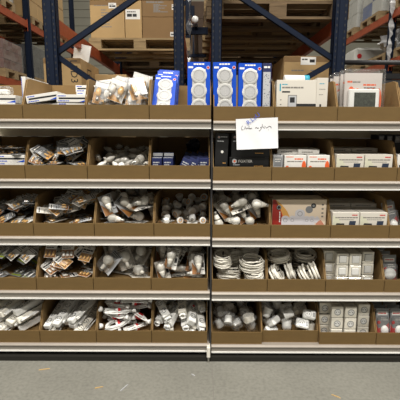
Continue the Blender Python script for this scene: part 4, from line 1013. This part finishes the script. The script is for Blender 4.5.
k = carton_box(.34, H*.86, .3, carton, 4, None, False); k.place('carton', 'carton in film behind the lettered carton', 'carton', T(xr1+.19, y0+.42, zl))
k = Kit(); k.part('sheet', MB().add([(-.09, 0, 0), (.07, .02, 0), (.10, .04, .16), (-.06, .01, .19), (-.09, .001, 0), (.07, .021, 0), (.10, .041, .16), (-.06, .011, .19)], [(0, 1, 2, 3), (7, 6, 5, 4), (0, 4, 5, 1), (1, 5, 6, 2), (2, 6, 7, 3), (3, 7, 4, 0)]), whitec)
k.place('paper_sheet', 'white sheet standing on the lettered carton', 'paper', T(PX(81, 58, y0+.25), y0+.25, zl+H+.001))
# right rack, upper level: stacked empty pallets
for j in range(4):
    for s in range(3):
        pk[(j+s+1) % 2].place('wooden_pallet', '%s empty pallet %s on the right rack' % (('lowest', 'middle', 'topmost')[s], ('at the front', 'in the second stack back', 'in the third stack back', 'in the hindmost stack')[j]), 'pallet', T(xr+(.01, -.015, .012, 0)[j]+.008*s, FY+(.13, .98, 1.83, 2.95)[j], LV2+.001+.1452*s), 'empty pallets on the right rack')
# right rack, lower level
pk[1].place('wooden_pallet', 'wooden pallet under the labelled carton, low on the right rack', 'pallet', T(xr, 3.70, LV1))
yq = 3.74; x0, x1 = PX(284, 60, yq), PX(331, 60, yq); H = PZ(300, 56, yq)-zl
k = carton_box(x1-x0, H, .55, carton, 3, None, False); lz = H-.075
l = k.part('paper_label', MB().box(-.06, .075, -.0012, .0004, lz, H-.008), whitec); k.part('barcode', bars(bars(MB(), .02, .068, lz+.02, .026, -.0012, 3), -.05, .0, lz+.04, .012, -.0012, 3), inkm, l)
k.part('printed_lines', bars(bars(MB(), -.14, -.03, H-.13, .012, 0, 3), .03, .15, H-.13, .012, 0, 5), greyink)
k.place('carton', 'brown carton with a white label behind the roll on the right rack', 'carton', T((x0+x1)/2, yq, zl))
pk[1].place('wooden_pallet', 'wooden pallet further back, low on the right rack', 'pallet', T(xr, 4.75, LV1)); carton_box(1.0, .45, .7, carton2, 4, None, False).place('big_carton', 'dark carton further back, low on the right rack', 'carton', T(xr, 4.78, zl))
pk[1].place('wooden_pallet', 'wooden pallet further back, low on the left rack', 'pallet', T(xl+.05, 5.0, LV1)); carton_box(.8, .30, .7, carton2, 4, None, False).place('big_carton', 'dark carton further back, low on the left rack', 'carton', T(xl+.15, 5.02, zl))
for j, z in enumerate((0, 1.12, 2.24, 3.36)):  # dark stack added to cover the bright wall and keep the gap dark
    load2('added_dark_stack', '%s tier of dark cartons added to darken the gap between the racks' % ('lowest', 'second', 'third', 'topmost')[j], 0.0, 9.6, z, 1.5, .9, 1.115, 60+j)
# tube stored in the gap between the racks
k = Kit(); yt = 3.70; tx, tz = P(195, 19.5, yt)
t_ = k.part('tube', MB().lathe([(.024, 0), (.024, 3.6)], 14, T(0, 0, 0) @ RX(-90)), grey, None, True); k.part('end_cap', MB().lathe([(.028, -.012), (.030, -.004), (.030, .03)], 14, RX(-90)), white, t_, True)
k.place('tube', 'long grey tube with white end cap between the two racks', 'tube', T(tx, yt, tz))
for yy in (3.86, 5.2): link('row_spacer', MB().box(XB2+.045, XC-.066, yy, yy+.05, tz-.030-.03, tz-.0245).mesh('row_spacer', navy), rackL)
k = Kit(); rnd = random.Random(5); vs = []; n = 26
for i in range(n):
    z = 3.05-i*.045; a = i*.55; c = .018+.010*math.sin(i*1.3)
    for sgn in (-1, 1): vs.append((sgn*c*math.cos(a)+rnd.uniform(-.008, .008), sgn*c*math.sin(a)+rnd.uniform(-.008, .008), z-2.0))
k.part('film', MB().add(vs, [(2*i, 2*i+1, 2*i+3, 2*i+2) for i in range(n-1)]), film)
k.place('stretch_film_strand', 'strand of stretch film hanging between the racks', 'film', T(XB2+.085, 3.66, 2.0))

# ------------------------------------------------------------------ racks across the aisles
def far_rack(label, xs, ys, lv):
    r = tag(link('pallet_rack', None, None, T(0, 0, 0)), label, 'rack', 'pallet racks')
    for y in ys:
        for x in xs: upright(r, x, y, 5.2, .10, False)
    for i in range(len(ys)-1):
        for z in lv:
            for x in xs: beam(r, x, ys[i]+.085, ys[i+1]-.004, z, .12)
    return r
LZ, LZ2, LZR = 3.56, 2.47, 2.80
far_rack('pallet rack across the left aisle with wrapped loads', (-3.13, -4.2), (4.95, 7.62, 10.3), (LZ, LZ2))
far_rack('pallet rack across the right aisle with wrapped loads', (3.13, 4.2), (4.2, 6.9, 9.6), (LZ, LZR))
far_rack('second rack row far beyond the right aisle', (4.55, 5.6), (4.2, 6.9, 9.6), (LZ, LZR))
far_rack('second rack row far beyond the left aisle', (-4.6, -5.65), (4.95, 7.62, 10.3), (LZ, LZ2))
pkr = [pallet_kit(wood, 5)]
def load(name, label, x, y, z, W, D, H, m, seed, wrap=True, pal=True, plab=None, tiers=3, cols=2):
    if pal: pkr[0].place('wooden_pallet', plab or ('pallet under the '+label), 'pallet', T(x, y, z))
    k = Kit(); rnd = random.Random(seed); z0 = 0
    for t_ in range(tiers):
        for c in range(cols):
            for d in range(cols):
                k.part('carton', MB().rbox(-W/2+W*c/cols+.003, -W/2+W*(c+1)/cols-.003+rnd.uniform(-.004, 0), D*d/cols+.003, D*(d+1)/cols-.003, H*t_/tiers+.001, H*(t_+1)/tiers-.002, .006), m if not isinstance(m, (list, tuple)) else m[(t_+c+d) % len(m)])
    if wrap:
        nu = 28; vs = []; fs = []; nv = 6
        for j in range(nv+1):
            for i in range(nu):
                s_ = i/nu*4; e = int(s_); f = s_-e; o_ = .006+rnd.uniform(0, .018)
                x_, y_ = [(-W/2+W*f, -o_), (W/2+o_, D*f), (W/2-W*f, D+o_), (-W/2-o_, D-D*f)][e]
                vs.append((x_, y_, H*1.0*j/nv))
        for j in range(nv):
            for i in range(nu): a = j*nu; fs.append((a+i, a+(i+1) % nu, a+nu+(i+1) % nu, a+nu+i))
        k.part('stretch_film', MB().add(vs, fs), film)
    k.place(name, label, 'load', T(x, y, z+(.1445 if pal else 0)))
beige = mat('beige_load', (196, 186, 160), .8, 0, .1, 3); maroon = mat('maroon_load', (112, 62, 46), .7, 0, .2, 4); blk = mat('black_load', (44, 47, 50), .35, 0, .2, 6); palew = mat('pale_load', (206, 206, 198), .6, 0, .1, 5); bluel = mat('blue_load', (70, 100, 160), .6, 0, .2, 5)
XF = -3.70
load('wrapped_load', 'pale wrapped load, nearest on the upper level across the left aisle', XF, 5.30, LZ, 1.1, .80, .9, beige, 1)
load('wrapped_load', 'pale wrapped load on the upper level left of the dark far post', XF, 6.35, LZ, 1.1, .86, .9, [beige, beige, palew], 2)
load('carton_load', 'yellowish carton load on the upper level behind the far left post', XF, 7.85, LZ, 1.1, .8, .9, [carton, carton], 3, False)
load('wrapped_load', 'hindmost carton load on the upper level across the left aisle', XF, 9.0, LZ, 1.1, .8, .9, carton, 9, False)
load('wrapped_load', 'maroon cartons in film on the middle level across the left aisle', XF, 6.62, LZ2, 1.15, .72, .44, maroon, 4)
load('wrapped_load', 'black wrapped load behind the far left post', XF, 7.78, LZ2, 1.15, .80, .58, blk, 5)
load('wrapped_load', 'nearest maroon load on the middle level, cut by the left edge', XF, 5.30, LZ2, 1.1, .8, .40, maroon, 6)
load('wrapped_load', 'hindmost black load on the middle level across the left aisle', XF, 9.0, LZ2, 1.1, .8, .5, blk, 7)
XG = 3.70
load('wrapped_load', 'white and blue wrapped load on the upper level across the right aisle', XG, 7.45, LZ, 1.1, .85, .8, [palew, bluel, palew], 11, tiers=3, cols=2)
load('wrapped_load', 'pale sack load on the upper level behind the far right post', XG, 6.05, LZ, 1.1, .80, .7, [palew, beige], 12, tiers=4)
load('wrapped_load', 'hindmost pale load on the upper level across the right aisle', XG, 8.6, LZ, 1.1, .8, .8, palew, 13)
load('wrapped_load', 'dark low load at the right edge on the middle level', XG, 5.95, LZR, 1.1, .8, .30, blk, 14)
brn = mat('brown_load', (74, 56, 40), .8, 0, .3, 4)
for j, y in enumerate((5.0, 5.95, 7.1, 8.1, 9.75)):
    load('carton_load', '%s dark brown load in the far row beyond the right aisle' % ORD[j], 5.08, y, LZR, 1.05, .8, .46, [brn, blk], 30+j, False)
for j, y in enumerate((5.3, 6.4, 7.85, 8.85)):
    load('carton_load', '%s dark brown load in the far row beyond the left aisle' % ORD[j], -5.1, y, LZ2, 1.0, .8, .76, [brn, maroon], 40+j, False)
k = Kit(); k.part('housing', MB().rbox(-.45, .45, 0, .6, 0, .33, .05), palew); k.part('red_button', MB().disc(-.36, .16, .045, -.012, .002, 14), red); k.part('foot_block', MB().box(-.4, .4, .05, .5, -.02, 0), darkm)
pkr[0].place('wooden_pallet', 'wooden pallet under the pale machine across the right aisle', 'pallet', T(XG, 8.45, LZR)); k.place('machine', 'pale rounded machine with a red button across the right aisle', 'machine', T(XG-.12, 8.5, LZR+.1655))
k = Kit(); k.part('bag', MB().blob(.45, .34, .19, .22, 14, 9, 8), mat('pale_film', (200, 200, 200), .3, 0, .5, 9)); pkr[0].place('wooden_pallet', 'wooden pallet under the crumpled film heap', 'pallet', T(XG, 7.05, LZR)); k.place('film_heap', 'crumpled heap of pale plastic film beside the far right post', 'film', T(XG-.1, 7.45, LZR+.1445+.235))
k = Kit(); vs = []; rnd = random.Random(8); n = 20
for i in range(n):
    for sgn in (-1, 1): vs.append((sgn*(.03+.02*math.sin(i))+rnd.uniform(-.015, .015), rnd.uniform(-.02, .02), -i*.052))
k.part('film', MB().add(vs, [(2*i, 2*i+1, 2*i+3, 2*i+2) for i in range(n-1)]), mat('pale_film', (200, 200, 200), .3)); k.place('stretch_film_strand', 'pale film strand hanging down by the far right post', 'film', T(3.07, 6.83, LZ+.14))
# guard rail beyond the right rack
k = Kit(); ry = 4.3; rz = PZ(370, 62.5, ry); xa, xb = 1.42, 3.0
k.part('top_rail', MB().lathe([(.024, 0), (.024, xb-xa)], 12, T(xa, 0, rz) @ RY(90)), darkm, None, True); k.part('lower_rail', MB().box(xa, xb, -.02, .02, rz-.16, rz-.11), blackm)
for x in (xa+.03, xb-.03): k.part('rail_post', MB().box(x-.025, x+.025, -.02, .02, 0, rz-.015), darkm)
k.part('mesh_panel', MB().box(xa+.05, xb-.05, -.004, .004, .3, rz-.17), darkm)
k.place('guard_rail', 'dark tubular guard rail beyond the right rack post', 'rail', T(0, ry, 0))
# roll on the cartons behind the intercom box
b = BL[0, 5]; k = Kit(); rx = PX(299, 73, SY+.22)
r_ = k.part('tube', MB().lathe([(.030, -.10), (.032, -.098), (.032, .055), (.030, .056)], 16, RY(90)), whitec, None, True); k.part('blue_end', MB().lathe([(.0325, .040), (.0325, .075), (.027, .077), (.026, .07)], 16, RY(90)), teal, r_, True)
k.place('paper_roll', 'white roll with a blue end lying behind the intercom carton', 'roll', T(rx, SY+.24, b.z0+.007+.25+.034) @ RZ(4))

# ------------------------------------------------------------------ splinters on the floor
for j, (px, py, ln, rz) in enumerate(((44.5, 370, .075, 14), (99, 388, .055, 20), (124.5, 388, .08, 62), (336, 396, .06, -35), (193, 375, .03, -30))):
    el = math.atan((py-200)/FPX)+PITCH; Y = CAM_H/math.tan(el); X = PX(px, py, Y)
    o = link('wood_splinter', MB().prism([(-ln/2, 0), (ln/2, 0), (ln/2-.01, .004), (-ln/2+.004, .005)], -.003, .003).mesh('wood_splinter', splint if j not in (2, 4) else lgrey), None, T(X, Y, .0002) @ RZ(rz))
    tag(o, ['pale wood splinter on the floor under the leftmost bins', 'short wood splinter lying nearer the camera on the left', 'thin grey sliver lying beside the short splinter', 'wood splinter at the bottom edge on the right', 'tiny light chip left of the floor joint'][j], 'splinter', 'splinters on the floor')
